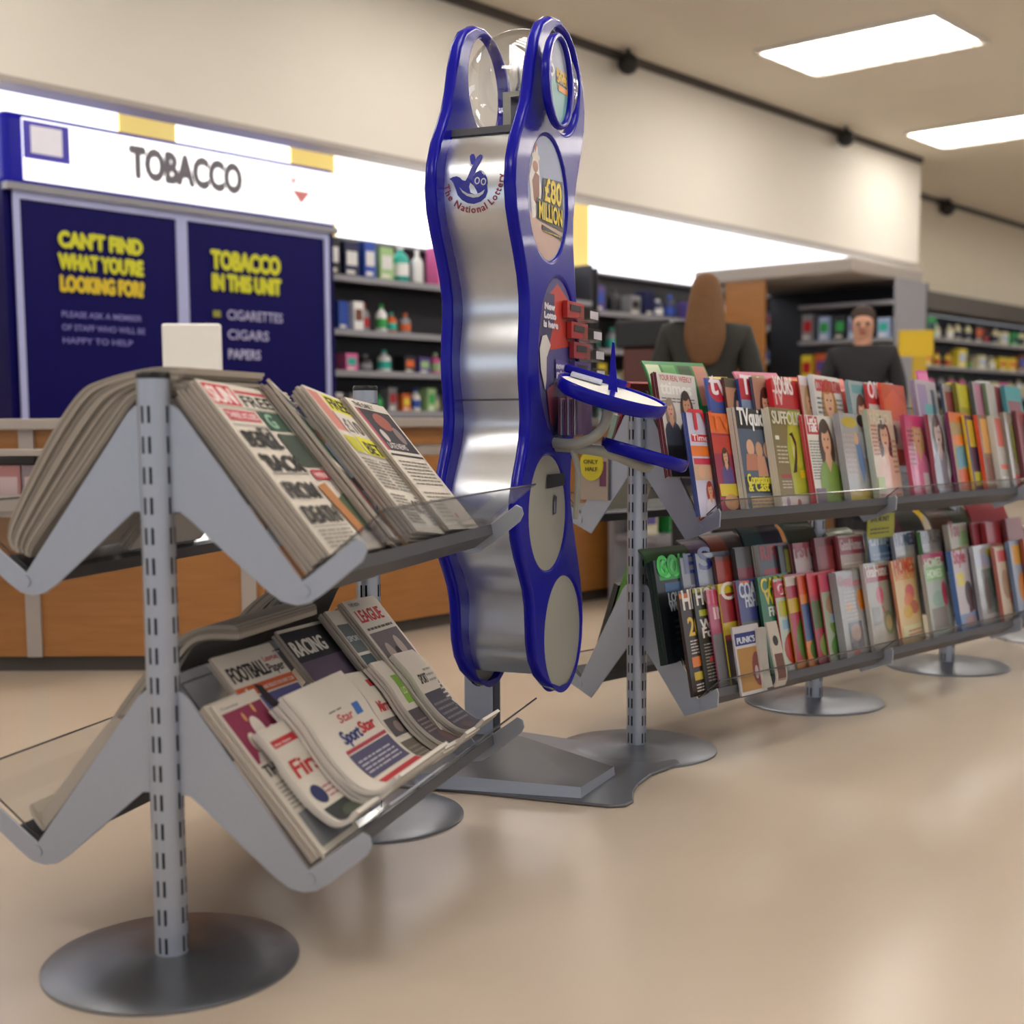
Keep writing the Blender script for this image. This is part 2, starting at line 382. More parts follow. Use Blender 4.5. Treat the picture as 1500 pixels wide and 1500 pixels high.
# little shelf on counter front, low left
mb = MB(); mb.box((-2.3, 4.62, .60), (-1.62, 4.86, .62), 'pale_trim'); mb.box((-2.3, 4.61, .62), (-1.62, 4.62, .68), 'pale_trim'); mb.box((-2.3, 4.62, .815), (-1.62, 4.86, .835), 'pale_trim'); mb.box((-1.64, 4.62, .6), (-1.62, 4.86, .835), 'pale_trim')
mb.obj('counter_shelf', label='pale shelf fixed to the counter front at the left edge', cat='shelf')
for i, (c, x) in enumerate((('a8747a', -2.02), ('9a8a90', -1.92), ('b07a78', -1.82), ('8f7f86', -1.73))):
    mb = MB(); mb.box((x, 4.66, .621), (x+.085, 4.8, .78), 'plastic', c); mb.box((x+.01, 4.657, .66), (x+.075, 4.66, .74), 'plastic', 'c9b0b0')
    bevel(mb.obj('sweet_carton', label=['dusky pink carton on the counter-front shelf, by its open end', 'grey carton on the counter-front shelf next to the dusky pink one', 'salmon carton between the two grey cartons on the counter-front shelf', 'dark grey carton at the closed end of the counter-front shelf'][i], cat='carton'), .003)
# white screen back and stuff on counter
t = empty('till_screen', (-1.22, 5.12, .945), radians(4), 'white till screen standing on the counter behind the newspaper rack', 'till')
mb = MB(); mb.box((-.115, -.02, .06), (.105, .03, .36), 'white_board'); bevel(mb.obj('screen', t), .008)
mb = MB(); mb.box((-.03, -.01, .015), (.03, .02, .09), 'white_board'); mb.box((-.09, -.08, 0), (.09, .08, .015), 'white_board'); mb.obj('stand', t)
t = empty('till', (.72, 6.98, .945), radians(-20), 'black till with a brown front on the far counter', 'till')
mb = MB(); mb.box((-.11, -.1, 0), (.1, .1, .36), 'plastic', '5a2c22'); bevel(mb.obj('body', t), .01)
mb = MB(); mb.box((-.15, -.12, .36), (.14, .1, .5), 'black'); bevel(mb.obj('monitor', t), .012)

# ---- tobacco cabinet under the bulkhead
U = empty('tobacco_cabinet', FB(0, 0, 0), -FB.w, 'dark blue lit tobacco cabinet with closed sliding doors behind the counter', 'cabinet')
def ub(name, a, b, m, col='ffffff', bv=0):
    mb = MB(); mb.box(a, b, m, col); o = mb.obj(name, U)
    if bv: bevel(o, bv, 3)
    return o
# local x = s, y = t ; face at x = 0
ub('carcass', (-.36, 0., 0), (-.03, 2.16, 2.12), 'navy')
ub('hood', (-.36, .0, 2.1), (0, 2.17, 2.47), 'blue', bv=.04)
ub('sign_panel', (0, .10, 2.14), (.012, 2.13, 2.44), 'lit_sign')
ub('rail', (-.03, .0, 2.085), (.02, 2.16, 2.12), 'shelf_grey')
def upage(x, t0, t1, z0, z1, name, parent, spec, m='plastic'):
    mb = MB(); W, H = t1-t0, z1-z0
    pg = Page(mb, lambda u, v, l: (x + l*2, t0 + u*W, z0 + v*H), W, H, m); dec(pg, spec); return mb.obj(name, parent)
upage(.013, .10, 2.13, 2.14, 2.44, 'clock_panel', U, [('r', .0, .35, .125, .97, '3a32b0'), ('r', .02, .45, .105, .9, 'e8e8f4')])
upage(.013, .10, 2.13, 2.14, 2.44, 'sign_lettering', U, [('t', .3, .33, .075, 'TOBACCO', '6a6670', dict(w=.36, bold=.004))])
upage(.013, .10, 2.13, 2.14, 2.44, 'warning_mark', U, [('t', .83, .66, .022, 'SMOKING', 'c58a90', dict(w=.09)), ('g', [(.84,.55),(.91,.55),(.875,.3)], 'd88080')])
for k, (a, b) in enumerate(((.04, 1.03), (1.03, 2.1))):
    d = empty('door', (0, 0, 0)); d.parent = U
    mb = MB(); mb.box((-.03, a, .6), (-.01, b, 2.085), 'navy'); mb.obj('door_panel', d)
    mb = MB()
    for p, q in (((-.01, a, 2.045), (0, b, 2.085)), ((-.01, a, .6), (0, a+.035, 2.045)), ((-.01, b-.035, .6), (0, b, 2.045))): mb.box(p, q, 'plastic', 'a9aed8')
    mb.obj('door_frame', d)
    sp = [('t', .24, .83, .075, "CAN'T FIND", 'c8c81e', dict(w=.5, bold=.006)), ('t', .24, .755, .075, "WHAT YOU'RE", 'c8c81e', dict(w=.5, bold=.006)), ('t', .24, .68, .075, 'LOOKING FOR?', 'd2b81e', dict(w=.5, bold=.006)),
          ('t', .24, .59, .03, 'PLEASE ASK A MEMBER', '7a76b8', dict(w=.48)), ('t', .24, .545, .03, 'OF STAFF WHO WILL BE', '7a76b8', dict(w=.5)), ('t', .24, .5, .03, 'HAPPY TO HELP', '7a76b8', dict(w=.42))] if k == 0 else \
         [('t', .18, .81, .09, 'TOBACCO', 'c8c81e', dict(w=.46, bold=.006)), ('t', .18, .73, .08, 'IN THIS UNIT', 'c8c81e', dict(w=.46, bold=.006)),
          ('r', .18, .625, .23, .65, '8a8a30'), ('t', .27, .62, .05, 'CIGARETTES', 'a8a6cc', dict(w=.38)), ('t', .27, .545, .05, 'CIGARS', 'a8a6cc', dict(w=.28)), ('t', .27, .47, .05, 'PAPERS', 'b8b6d8', dict(w=.22))]
    for e in sp: upage(.001, a, b, .6, 2.085, 'text_line' if e[0] == 't' else 'bullet', d, [e])
# ---- lit headers
def header(t0, t1, label, m='lit_header', s=-.44, z0=2.15):
    mb = MB(); mb.box((s-.06, t0, z0), (s, t1, 2.735), m); mb.box((s-.1, t0, z0-.02), (s+.01, t1, z0), 'shelf_grey')
    mb.obj('lit_header', M=FB.M(), label=label, cat='lit header')
header(-2.5, .93, 'white lit header above the left half of the tobacco cabinet')
header(.94, 1.32, 'yellow header panel above the tobacco sign lettering', 'lit_yellow')
header(1.33, 2.17, 'white lit header between the two yellow panels over the tobacco cabinet')
header(2.18, 2.55, 'yellow header panel at the right end of the tobacco cabinet', 'lit_yellow')
header(2.56, 5.0, 'broad white lit header over the bottle shelving')
header(5.01, 5.28, 'yellow header panel just right of the lottery stand', 'lit_yellow')
header(5.29, 10.4, 'long white lit header right of the lottery stand')

# ---- shelving and goods in the background
def shelving(F_, s, t0, t1, zs, top, depth, label, m='shelf_dark', ends=True, board=True):
    t = empty('shelving_unit', F_(s, t0, 0), -F_.w, label, 'shelving')
    L = t1 - t0
    mb = MB(); mb.box((-depth, 0, 0), (-depth+.03, L, top), m); mb.obj('back_panel', t)
    mb = MB(); mb.box((-depth+.03, 0, 0), (0, L, .12), m); mb.obj('plinth', t)
    for z in zs:
        mb = MB(); mb.box((-depth+.03, .02, z-.03), (0, L-.02, z), m); mb.box((0, .02, z-.035), (.008, L-.02, z+.005), 'shelf_grey'); mb.obj('shelf', t)
    if ends:
        for y in (0, L-.02):
            mb = MB(); mb.box((-depth+.03, y, .12), (0, y+.02, top), m); mb.obj('side_panel', t)
    return t
def bottle(r, h, col, cap):
    mb = MB(); mb.lathe([(r*.85, 0), (r, .01), (r, h*.62), (r*.8, h*.72), (r*.35, h*.8), (r*.33, h*.86)], 14, 'plastic', col)
    mb.lathe([(r*.4, h*.86), (r*.4, h*.98), (r*.3, h)], 12, 'plastic', cap); mb.lathe([(r*1.01, h*.18), (r*1.01, h*.5)], 14, 'plastic', cap, caps=False); return mb
def carton(w_, d, h, col, c2):
    mb = MB(); mb.box((-d/2, -w_/2, 0), (d/2, w_/2, h), 'plastic', col); mb.box((d/2, -w_*.38, h*.35), (d/2+.001, w_*.38, h*.75), 'plastic', c2); mb.box((d/2, -w_*.4, h*.1), (d/2+.001, w_*.2, h*.2), 'plastic', 'e8e4d8'); return mb
NCOL = {'white': 'e8e8e8', 'red': 'b3202a', 'orange': 'd0602a', 'yellow': 'dcc63a', 'green': '2c9a4a', 'teal': '28b0a0', 'blue': '2a4fb0', 'navy': '20264e', 'pink': 'e070a8', 'purple': '5a4a90', 'grey': '8a8a90', 'black': '1e1e22', 'cream': 'd8d0a8', 'brown': '6a3a24', 'pale blue': '9fb4d8', 'pale green': 'a0c488'}
PROTO = {}
def goods(F_, s, t0, t1, z, cols, where, step, hmax, kinds='bc', jit=.6):
    t = t0 + step*.6
    while t < t1 - step*.5:
        cn = random.choice(cols) if isinstance(cols, list) else cols; kd = random.choice(kinds); sz = random.choice((0, 1))
        key = (cn, kd, sz, round(hmax, 2), round(step, 2))
        h = hmax*(.72 if sz else .95)
        lab = f"{'small' if sz else 'tall'} {cn} {'bottle' if kd == 'b' else 'carton'} {where}"
        M = F_.M(s - .1 - random.uniform(0, .05), t, z)
        if key in PROTO: o = link_copy(PROTO[key], M)
        else:
            c2 = random.choice(list(NCOL.values())); w_ = step*.84
            mb = bottle(min(w_*.45, .05), h, NCOL[cn], c2) if kd == 'b' else carton(w_, .1, h, NCOL[cn], c2)
            o = mb.obj('bottle' if kd == 'b' else 'carton', M=M); PROTO[key] = o
        tag(o, lab, 'bottle' if kd == 'b' else 'carton', f"{cn} goods {where}")
        t += step*random.uniform(1, 1 + jit)
shelving(FB, -.15, 2.2, 4.95, (1.0, 1.26, 1.52, 1.86), 2.15, .38, 'dark wall shelving with bottles right of the tobacco cabinet')
for nm, col, t, h, wd, kd in (('black', 'black', 2.32, .24, .09, 'c'), ('navy', 'navy', 2.47, .22, .12, 'c'), ('blue', 'blue', 2.63, .24, .1, 'c'), ('pale green', 'pale green', 2.78, .22, .12, 'c'), ('teal', 'teal', 2.96, .26, .13, 'b'), ('white', 'white', 3.12, .24, .09, 'b'), ('pink', 'pink', 3.42, .27, .3, 'c'), ('red', 'red', 3.75, .2, .2, 'c')):
    mb = bottle(wd*.45, h, NCOL[col], 'e8e8e8') if kd == 'b' else carton(wd, .12, h, NCOL[col], 'dddddd')
    mb.obj('bottle' if kd == 'b' else 'carton', M=FB.M(-.26, t, 1.861), label=f'{nm} {"bottle" if kd == "b" else "pack"} on the top shelf right of the tobacco cabinet', cat='bottle' if kd == 'b' else 'pack')
W1 = 'on the dark shelving right of the tobacco cabinet'
goods(FB, -.15, 2.22, 3.1, 1.521, ['blue', 'orange', 'pale green', 'white', 'grey'], W1 + ', second shelf down', .1, .2)
goods(FB, -.15, 2.22, 3.9, 1.261, ['navy', 'black', 'white', 'pink', 'purple'], W1 + ', third shelf down', .12, .16)
goods(FB, -.15, 2.22, 3.9, 1.001, ['pale green', 'pale blue', 'grey', 'white', 'green', 'orange'], W1 + ', lowest shelf', .09, .17)
# behind the far counter, right of the stand
shelving(FB, -.15, 5.0, 8.2, (.9, 1.2, 1.5, 1.8), 2.13, .38, 'dark wall shelving behind the far counter right of the stand')
W2 = 'on the shelving behind the far counter'
goods(FB, -.15, 5.05, 8.1, 1.801, ['grey', 'purple', 'navy', 'black', 'white'], W2 + ', top row', .16, .22)
goods(FB, -.15, 5.05, 8.1, 1.501, ['purple', 'grey', 'cream', 'black', 'pale blue'], W2 + ', second row', .16, .2)
goods(FB, -.15, 5.05, 8.1, 1.201, ['grey', 'cream', 'purple', 'pink', 'yellow'], W2 + ', third row', .15, .2)
goods(FB, -.15, 5.05, 8.1, .901, ['navy', 'brown', 'grey', 'red'], W2 + ', bottom row', .16, .2)
LT0, LT1 = 2.02, 2.62
shelving(FB, 2.48, LT0, LT1, (.35, .62, .82), .84, .28, 'pale low shelving seen between the magazine rack post and the stand', 'shelf_grey', ends=False)
for z, n_ in ((.351, 'bottom'), (.621, 'middle')):
    goods(FB, 2.48, LT0+.03, LT1-.03, z, ['white', 'purple', 'red', 'cream', 'green'], f'on the pale low shelving, {n_} shelf', .14, .2, 'c')
# canopied island unit
G = empty('island_unit', FB(-.08, 6.27, 0), -FB.w, 'pale canopied island shelving unit with a wooden end panel', 'shelving')
mb = MB(); mb.box((0, 0, 2.08), (1.48, 1.3, 2.2), 'pale_trim'); bevel(mb.obj('canopy', G), .02)
mb = MB(); mb.box((.3, .02, .1), (.68, .05, 2.08), 'wood'); mb.obj('end_panel', G)
mb = MB(); mb.box((.05, 1.2, 0), (1.55, 1.24, 2.08), 'shelf_dark'); mb.box((.7, .6, .0), (1.55, 1.2, .1), 'shelf_dark'); mb.box((1.53, .62, .1), (1.55, 1.2, 2.08), 'shelf_grey'); mb.obj('carcass', G)
GF = Fr(FB(1.4, 6.9, 0).x, FB(1.4, 6.9, 0).y, 41 + 90)   # shelves facing the camera side
for z in (.55, .9, 1.25, 1.6, 1.9):
    mb = MB(); mb.box((.7, .55, z-.03), (1.53, 1.2, z), 'shelf_grey'); mb.obj('shelf', G)
GS = Fr(FB(.5, 6.85, 0).x, FB(.5, 6.85, 0).y, 41 + 90)
for i, (z, cs) in enumerate(((.551, ['green', 'orange', 'red']), (.901, ['yellow', 'orange', 'grey']), (1.251, ['orange', 'green', 'black', 'yellow']), (1.601, ['white', 'grey', 'black', 'pale blue']))):
    x = .76
    while x < 1.48:
        cn = random.choice(cs); mb = carton(.1, .12, random.uniform(.15, .26), NCOL[cn], random.choice(list(NCOL.values())))
        mb.obj('carton', M=FB.M(-.08 + x, 6.27 + .66, z) @ Matrix.Rotation(-pi/2, 4, 'Z'), label=f'{cn} carton on the island unit, {["bottom", "second", "third", "upper"][i]} shelf', cat='carton', group=f'{cn} cartons on the {["bottom", "second", "third", "upper"][i]} island shelf'); x += random.uniform(.12, .16)
# right-hand aisle far back
shelving(FB, -.62, 10.8, 24, (.5, .9, 1.25, 1.6, 1.95), 2.28, .4, 'long dark wall shelving down the far right aisle', ends=False)
for z, n_, cs in ((1.951, 'top', ['cream', 'black', 'green', 'cream']), (1.601, 'second', ['yellow', 'cream', 'yellow', 'brown']), (1.251, 'third', ['pink', 'cream', 'grey', 'white']), (.901, 'fourth', ['brown', 'green', 'red'])):
    goods(FB, -.62, 11, 20, z, cs, f'in the far right aisle, {n_} shelf', .3, .26, 'cb', .3)
# yellow price sign on a post
t = empty('promotion_sign', (3.15, 10.35, 0), 0, 'yellow promotion sign on a post beyond the magazine rack', 'sign')
mb = MB(); mb.box((-.14, -.01, 1.42), (.13, .01, 1.62), 'plastic', 'd2b018'); mb.obj('sign_board', t)
mb = MB(); mb.box((-.03, -.015, .02), (.08, .0, 1.42), 'plastic', 'b89a20'); mb.box((-.15, -.12, 0), (.18, .12, .02), 'shelf_dark'); mb.obj('post', t)

# ---- shoppers (adults seen over the magazine rack)
def person(P, rz, H, hair, coat, skin, legs, label, longhair, hat=None):
    root = empty('person', P, rz, label, 'person'); k = H/1.7
    def skinobj(name, V, E, R, m, col, sub=1):
        me = bpy.data.meshes.new(name); me.from_pydata([tuple(c*k for c in v) for v in V], E, [])
        o = bpy.data.objects.new(name, me); C.objects.link(o); o.parent = root
        sk = o.modifiers.new('skin', 'SKIN'); sk.use_smooth_shade = True
        for i, r in enumerate(R): me.skin_vertices[0].data[i].radius = (r[0]*k, r[1]*k) if isinstance(r, tuple) else (r*k, r*k)
        me.skin_vertices[0].data[0].use_root = True
        ss = o.modifiers.new('sub', 'SUBSURF'); ss.levels = ss.render_levels = 2
        mm = bpy.data.materials.new(name); mm = mm; mm.use_nodes = True; bs = mm.node_tree.nodes['Principled BSDF']
        ns = mm.node_tree.nodes.new('ShaderNodeTexNoise'); ns.inputs['Scale'].default_value = 25
        cr = mm.node_tree.nodes.new('ShaderNodeValToRGB'); c = lin(col)
        cr.color_ramp.elements[0].color = (*[x*.8 for x in c], 1); cr.color_ramp.elements[1].color = (*[min(1, x*1.15) for x in c], 1)
        mm.node_tree.links.new(ns.outputs['Fac'], cr.inputs[0]); mm.node_tree.links.new(cr.outputs[0], bs.inputs['Base Color']); bs.inputs['Roughness'].default_value = .8
        me.materials.append(mm); return o
    # whole body, one surface
    V = [(0,0,.93),(0,.0,1.12),(0,.0,1.3),(0,0,1.4),(0,-.005,1.47),(0,-.02,1.56),(0,-.02,1.64),
         (.17,0,1.37),(.24,.0,1.12),(.23,-.1,.93),(.22,-.18,.86),(-.17,0,1.37),(-.24,.0,1.12),(-.23,-.1,.93),(-.22,-.18,.86),
         (.09,0,.86),(.1,-.01,.48),(.1,.02,.1),(.1,-.12,.045),(-.09,0,.86),(-.1,-.01,.48),(-.1,.02,.1),(-.1,-.12,.045)]
    E = [(0,1),(1,2),(2,3),(3,4),(4,5),(5,6),(2,7),(7,8),(8,9),(9,10),(2,11),(11,12),(12,13),(13,14),(0,15),(15,16),(16,17),(17,18),(0,19),(19,20),(20,21),(21,22)]
    Rr = [(.15,.1),(.13,.09),(.15,.09),(.07,.06),(.055,.055),(.082,.095),(.07,.085),.055,.042,.035,.03,.055,.042,.035,.03,.085,.058,.04,.035,.085,.058,.04,.035]
    skinobj('body', V, E, Rr, 'cloth', skin)
    V2 = [(0,0,.8),(0,0,1.0),(0,0,1.2),(0,0,1.34),(0,0,1.44),(.18,0,1.385),(.245,.0,1.12),(.235,-.1,.95),(-.18,0,1.37),(-.245,.0,1.12),(-.235,-.1,.95)]
    skinobj('coat', V2, [(0,1),(1,2),(2,3),(3,4),(3,5),(5,6),(6,7),(3,8),(8,9),(9,10)], [(.19,.14),(.165,.12),(.17,.12),(.17,.11),(.075,.07),.075,.062,.055,.075,.062,.055], 'cloth', coat)
    V3 = [(0,0,.93),(.09,0,.84),(.1,-.01,.48),(.1,.02,.09),(-.09,0,.84),(-.1,-.01,.48),(-.1,.02,.09)]
    skinobj('trousers', V3, [(0,1),(1,2),(2,3),(0,4),(4,5),(5,6)], [(.16,.12),.1,.072,.062,.1,.072,.062], 'cloth', legs)
    if longhair: skinobj('hair', [(0,-.01,1.67),(0,.03,1.6),(0,.07,1.48),(0,.1,1.36),(.0,.11,1.22)], [(0,1),(1,2),(2,3),(3,4)], [(.06,.08),(.085,.09),(.1,.07),(.12,.055),(.06,.03)], 'cloth', hair)
    else: skinobj('hair', [(0,-.025,1.665),(0,.03,1.63),(0,.055,1.54)], [(0,1),(1,2)], [(.08,.09),(.092,.08),(.065,.035)], 'cloth', hair)
    mb = MB(); Z = 1.575*k
    for d in (-1, 1): mb.lathe([(.001, .0), (.012, .004), (.001, .008)], 8, 'plastic', '1a1614', M=Matrix.Translation((d*.03*k, -.112*k, Z)) @ Matrix.Rotation(pi/2, 4, 'X'))
    mb.lathe([(.001, 0), (.024, .004), (.001, .008)], 8, 'plastic', '9a4a48', M=Matrix.Translation((0, -.108*k, 1.515*k)) @ Matrix.Rotation(pi/2, 4, 'X') @ Matrix.Scale(.4, 4, (0, 1, 0)))
    mb.tube([(0, -.1*k, 1.57*k), (0, -.125*k, 1.54*k)], [.008, .014], 8, 'plastic', skin)
    mb.obj('face', root)
    return root
person((.93, 6.35, 0), radians(168), 1.64, '6e4c2c', '2a2a26', 'b98a68', '202024', 'person with long brown hair in a dark coat, seen from behind', True)
person((2.27, 8.6, 0), radians(-15), 1.66, '3a2a22', '1c1c20', 'c09078', '26262c', 'person in a black top facing the camera beyond the magazine rack', False)
0 and person((2.62, 8.9, 0), radians(200), 1.52, '4a4a4c', '5c5f62', 'b08870', '2a2a30', 'person in a grey coat standing beside the one in black', False)

# ================================================================== THE LOTTERY STAND
KA = radians(22); KC = Vector((.02, 3.4, 0))
K = empty('lottery_stand', KC, -KA, 'tall silver and blue lottery stand with a clear globe between two blue rings on top', 'lottery stand')
KM = Matrix.Translation(KC) @ Matrix.Rotation(-KA, 4, 'Z')      # local x across the stand, local y along the blue frames
def kz(y): return .919 + 3.36*math.tan(math.atan((818.8 - y)/1930) - radians(5.88))
def ky(z): return 818.8 - 1930*math.tan(math.atan((z - .919)/3.36) + radians(5.88))
LB_ = [(22,820),(30,803),(45,790),(75,782),(110,778),(150,776),(180,772),(200,765),(225,756),(260,750),(300,748),(330,750),(360,756),(390,763),(420,768),(445,771),(470,771),(500,768),(530,766),(560,767),(590,770),(615,772),(640,770),(665,765),(690,759),(720,753),(750,751),(780,754),(805,759),(830,767),(850,774),(875,777),(900,776),(930,775),(955,778),(980,786),(1000,798),(1015,815)]
RB_ = [(1018,832),(1005,845),(980,854),(950,858),(920,859),(890,858),(860,855),(830,850),(800,845),(770,840),(740,836),(710,834),(680,836),(650,841),(620,846),(580,849),(540,850),(500,850),(460,848),(420,846),(385,843),(350,840),(320,840),(285,843),(255,847),(225,852),(200,857),(175,861),(145,863),(110,861),(75,855),(45,845),(30,835)]
mm_ = lambda x: (x - 819) / 221.
OUT = [(mm_(x), kz(y)) for y, x in LB_ + RB_]
def oval(x0, x1, y0, y1, n=40, sc=1.): return [(mm_((x0+x1)/2) + sc*(x1-x0)/442*cos(2*pi*i/n), kz((y0+y1)/2) + sc*(kz(y0)-kz(y1))/2*sin(2*pi*i/n)) for i in range(n)]
OV = dict(poster=(771, 829, 212, 388), leaflet=(785, 848, 410, 642), slot=(770, 828, 667, 830), low=(793, 853, 846, 1010))
RING = (796, 850, 42, 194)
def plate(name, outer, holes, x, ext, bv, m, parent=K):
    c = bpy.data.curves.new(name, 'CURVE'); c.dimensions = '2D'; c.fill_mode = 'BOTH'; c.extrude = ext; c.bevel_depth = bv; c.bevel_resolution = 3; c.offset = -bv
    for pts in [outer] + holes:
        sp = c.splines.new('POLY'); sp.points.add(len(pts)-1); sp.use_cyclic_u = True
        for p, q in zip(sp.points, pts): p.co = (q[0], q[1], 0, 1)
    c.materials.append(MATS[m]); o = bpy.data.objects.new(name, c); C.objects.link(o); o.parent = parent
    put(o, KM @ Matrix.Translation((x, 0, 0)) @ Matrix(((0,0,1,0),(1,0,0,0),(0,1,0,0),(0,0,0,1))))
    d_ = bpy.context.evaluated_depsgraph_get(); me = bpy.data.meshes.new_from_object(o.evaluated_get(d_)); me.materials.clear(); me.materials.append(MATS[m])
    n_ = bpy.data.objects.new(name, me); mbas = o.matrix_basis.copy(); bpy.data.objects.remove(o); bpy.data.curves.remove(c); n_.name = name
    C.objects.link(n_); n_.parent = parent; n_.matrix_basis = mbas
    me.polygons.foreach_set('use_smooth', [True]*len(me.polygons)); me.set_sharp_from_angle(angle=radians(40)); return n_
def smooth(p, it=2):
    for _ in range(it): p = [((p[i-1][0] + 2*p[i][0] + p[(i+1) % len(p)][0])/4, (p[i-1][1] + 2*p[i][1] + p[(i+1) % len(p)][1])/4) for i in range(len(p))]
    return p
OUT = smooth(OUT)
inner = lambda o, d: o
for sx in (1, -1):
    plate('side_frame', OUT, [oval(*RING)] + [oval(*v) for v in OV.values()], .1*sx, .005, .010, 'blue')
    for key, v in OV.items():
        x = .109*sx; m = {'poster': 'plastic', 'leaflet': 'plastic', 'slot': 'kiosk_grey', 'low': 'kiosk_grey'}[key]
        mb = MB(); pts = oval(*v, sc=1.06)
        col = {'poster': '9aa6c8', 'leaflet': '4a3f86'}.get(key, 'ffffff')
        # a slightly domed panel
        ci = Vector((x + (.008 if key in ('slot', 'low') else 0)*sx, sum(p[0] for p in pts)/len(pts), sum(p[1] for p in pts)/len(pts)))
        rings = [[Vector((x + (.008*(1-f*f) if key in ('slot', 'low') else 0)*sx, ci.y + (p[0]-ci.y)*f, ci.z + (p[1]-ci.z)*f)) for p in pts] for f in (1., .8, .55, .3)]
        vs = [p for r in rings for p in r] + [ci]; n = len(pts)
        fs = [(k*n+i, k*n+(i+1) % n, (k+1)*n+(i+1) % n, (k+1)*n+i) for k in range(3) for i in range(n)] + [(3*n+i, 3*n+(i+1) % n, 4*n) for i in range(n)]
        if sx < 0: fs = [f[::-1] for f in fs]
        mb.add(vs, fs, m, col, True)
        def at(u, v_, l, v=v, x=x): # u,v 0..1 over the oval's box
            return (x + l*1.5 + (.0095 if v[2] > 650 else .0005), mm_(v[0]) + u*(v[1]-v[0])/221., kz(v[3]) + v_*(kz(v[2])-kz(v[3])))
        W, H = (v[1]-v[0])/221., kz(v[2]) - kz(v[3])
        if sx > 0:
            pg = Page(mb, at, W, H, 'plastic')
            cl = lambda pts: [( (q[0]), q[1]) for q in pts]
            if key == 'poster':
                dec(pg, [('g', [(.5+.47*cos(a*pi/20), .5+.49*sin(a*pi/20)) for a in range(22, 39)], 'c9a898'),
                         ('g', [(.05,.62),(.2,.9),(.26,.88),(.3,.7),(.36,.55),(.3,.4),(.2,.32),(.12,.3)], 'e8e4e0'), ('g', [(.12,.6),(.2,.68),(.3,.66),(.3,.5),(.24,.42),(.16,.45)], '8a5238'), ('e', .2, .72, .07, .045, 'b07a5a'), ('e', .21, .8, .1, .03, 'e8e0d0'), ('g', [(.2,.83),(.24,.92),(.17,.88)], 'c86a3a'),
                         ('g', [(.36,.44),(.93,.46),(.92,.7),(.4,.66)], '141414'), ('g', [(.22,.31),(.94,.28),(.94,.47),(.22,.48)], '141414'), ('g', [(.36,.24),(.9,.205),(.9,.24),(.36,.28)], '141414'),
                         ('t', .42, .49, .2, '£80', 'ecd020', dict(w=.46, bold=.005)), ('t', .26, .325, .15, 'MILLION', 'ecd020', dict(w=.64, bold=.004)), ('l', .4, .225, .84, .25, 1, 'c8b020')])
            if key == 'leaflet':
                dec(pg, [('g', [(.5+.5*cos(a*pi/20), .5+.5*sin(a*pi/20)) for a in range(5, 31)] , '4c4684'), ('g', [(.3,.55),(.95,.6),(.86,.86),(.5,.97),(.25,.88)], 'c23a2c'), ('g', [(.03,.62),(.1,.8),(.24,.9),(.42,.9),(.42,.74),(.3,.6)], '3b3360'),
                         ('t', .17, .8, .05, 'New', 'ece8f0', dict(w=.25, bold=.006)), ('t', .15, .745, .05, 'Lotto', 'ece8f0', dict(w=.3, bold=.006)), ('t', .13, .69, .05, 'is here', 'ece8f0', dict(w=.36, bold=.006)),
                         ('g', [(.03,.55),(.1,.63),(.2,.64),(.3,.58),(.2,.5),(.19,.36),(.16,.3),(.06,.42)], 'd8d2cc'), ('g', [(.2,.3),(.4,.35),(.5,.2),(.4,.07),(.28,.1)], '8a3a52'),
                         ('g', [(.42,.5),(.8,.48),(.8,.33),(.42,.35)], '5a4a9a'), ('t', .43, .44, .05, 'now', 'e0dcf0', dict(w=.2, bold=.005)), ('t', .43, .39, .05, 'play', 'e0dcf0', dict(w=.3, bold=.005))])
            if key == 'slot':
                dec(pg, [('g', [(.4,.72),(.9,.73),(.9,.84),(.44,.84)], '0c0c0c'), ('g', [(.57,.48),(.66,.49),(.68,.64),(.6,.66)], '3a3d50'), ('r', .6, .5, .63, .6, '8a8fa8')])
        mb.obj(f'{ {"poster": "poster_panel", "leaflet": "leaflet_panel", "slot": "slip_panel", "low": "blank_panel"}[key] }', K, KM)
# silver sheet front and back, bulging with the outline
def interp(tab, y):
    for (a, xa), (b, xb) in zip(tab, tab[1:]):
        if a <= y <= b: f = (y-a)/(b-a); f = f*f*(3-2*f)*.5 + f*.5; return xa + (xb-xa)*f
    return tab[-1][1] if y > tab[-1][0] else tab[0][1]
LT = [(mm_(x), kz(y)) for y, x in LB_]; SH = .06
def Lm(z):
    y = ky(z); g = [interp(LB_, y+d) for d in (-14, -7, 0, 7, 14)]; return mm_(sum(g)/5) + SH
RBs = sorted(RB_)
def Rm(z):
    y = ky(z); g = [interp(RBs, y+d) for d in (-14, -7, 0, 7, 14)]; return mm_(sum(g)/5) - SH
mb = MB(); zs = [.285 + i*(1.605-.285)/90 for i in range(91)]
for fnm in (Lm, Rm):
    vs = []
    for z in zs: vs += [(-.1, fnm(z), z), (.1, fnm(z), z)]
    fs = [(2*i, 2*i+1, 2*i+3, 2*i+2) for i in range(90)]
    if fnm is Rm: fs = [f[::-1] for f in fs]
    mb.add(vs, fs, 'brushed', smooth=True)
mb.add([(-.1, Lm(zs[0]), zs[0]), (.1, Lm(zs[0]), zs[0]), (.1, Rm(zs[0]), zs[0]), (-.1, Rm(zs[0]), zs[0])], [(3,2,1,0)], 'brushed')
mb.obj('silver_body', K, KM)
mb = MB(); mb.box((-.1, Lm(.976)-.0015, .974), (.1, Lm(.976)+.004, .979), 'steel_dark'); mb.obj('sheet_seam', K, KM)
mb = MB(); cy_ = mm_(815); mb.box((-.1, Lm(1.60)-.005, 1.60), (.1, Rm(1.60)+.005, 1.616), 'steel_dark')
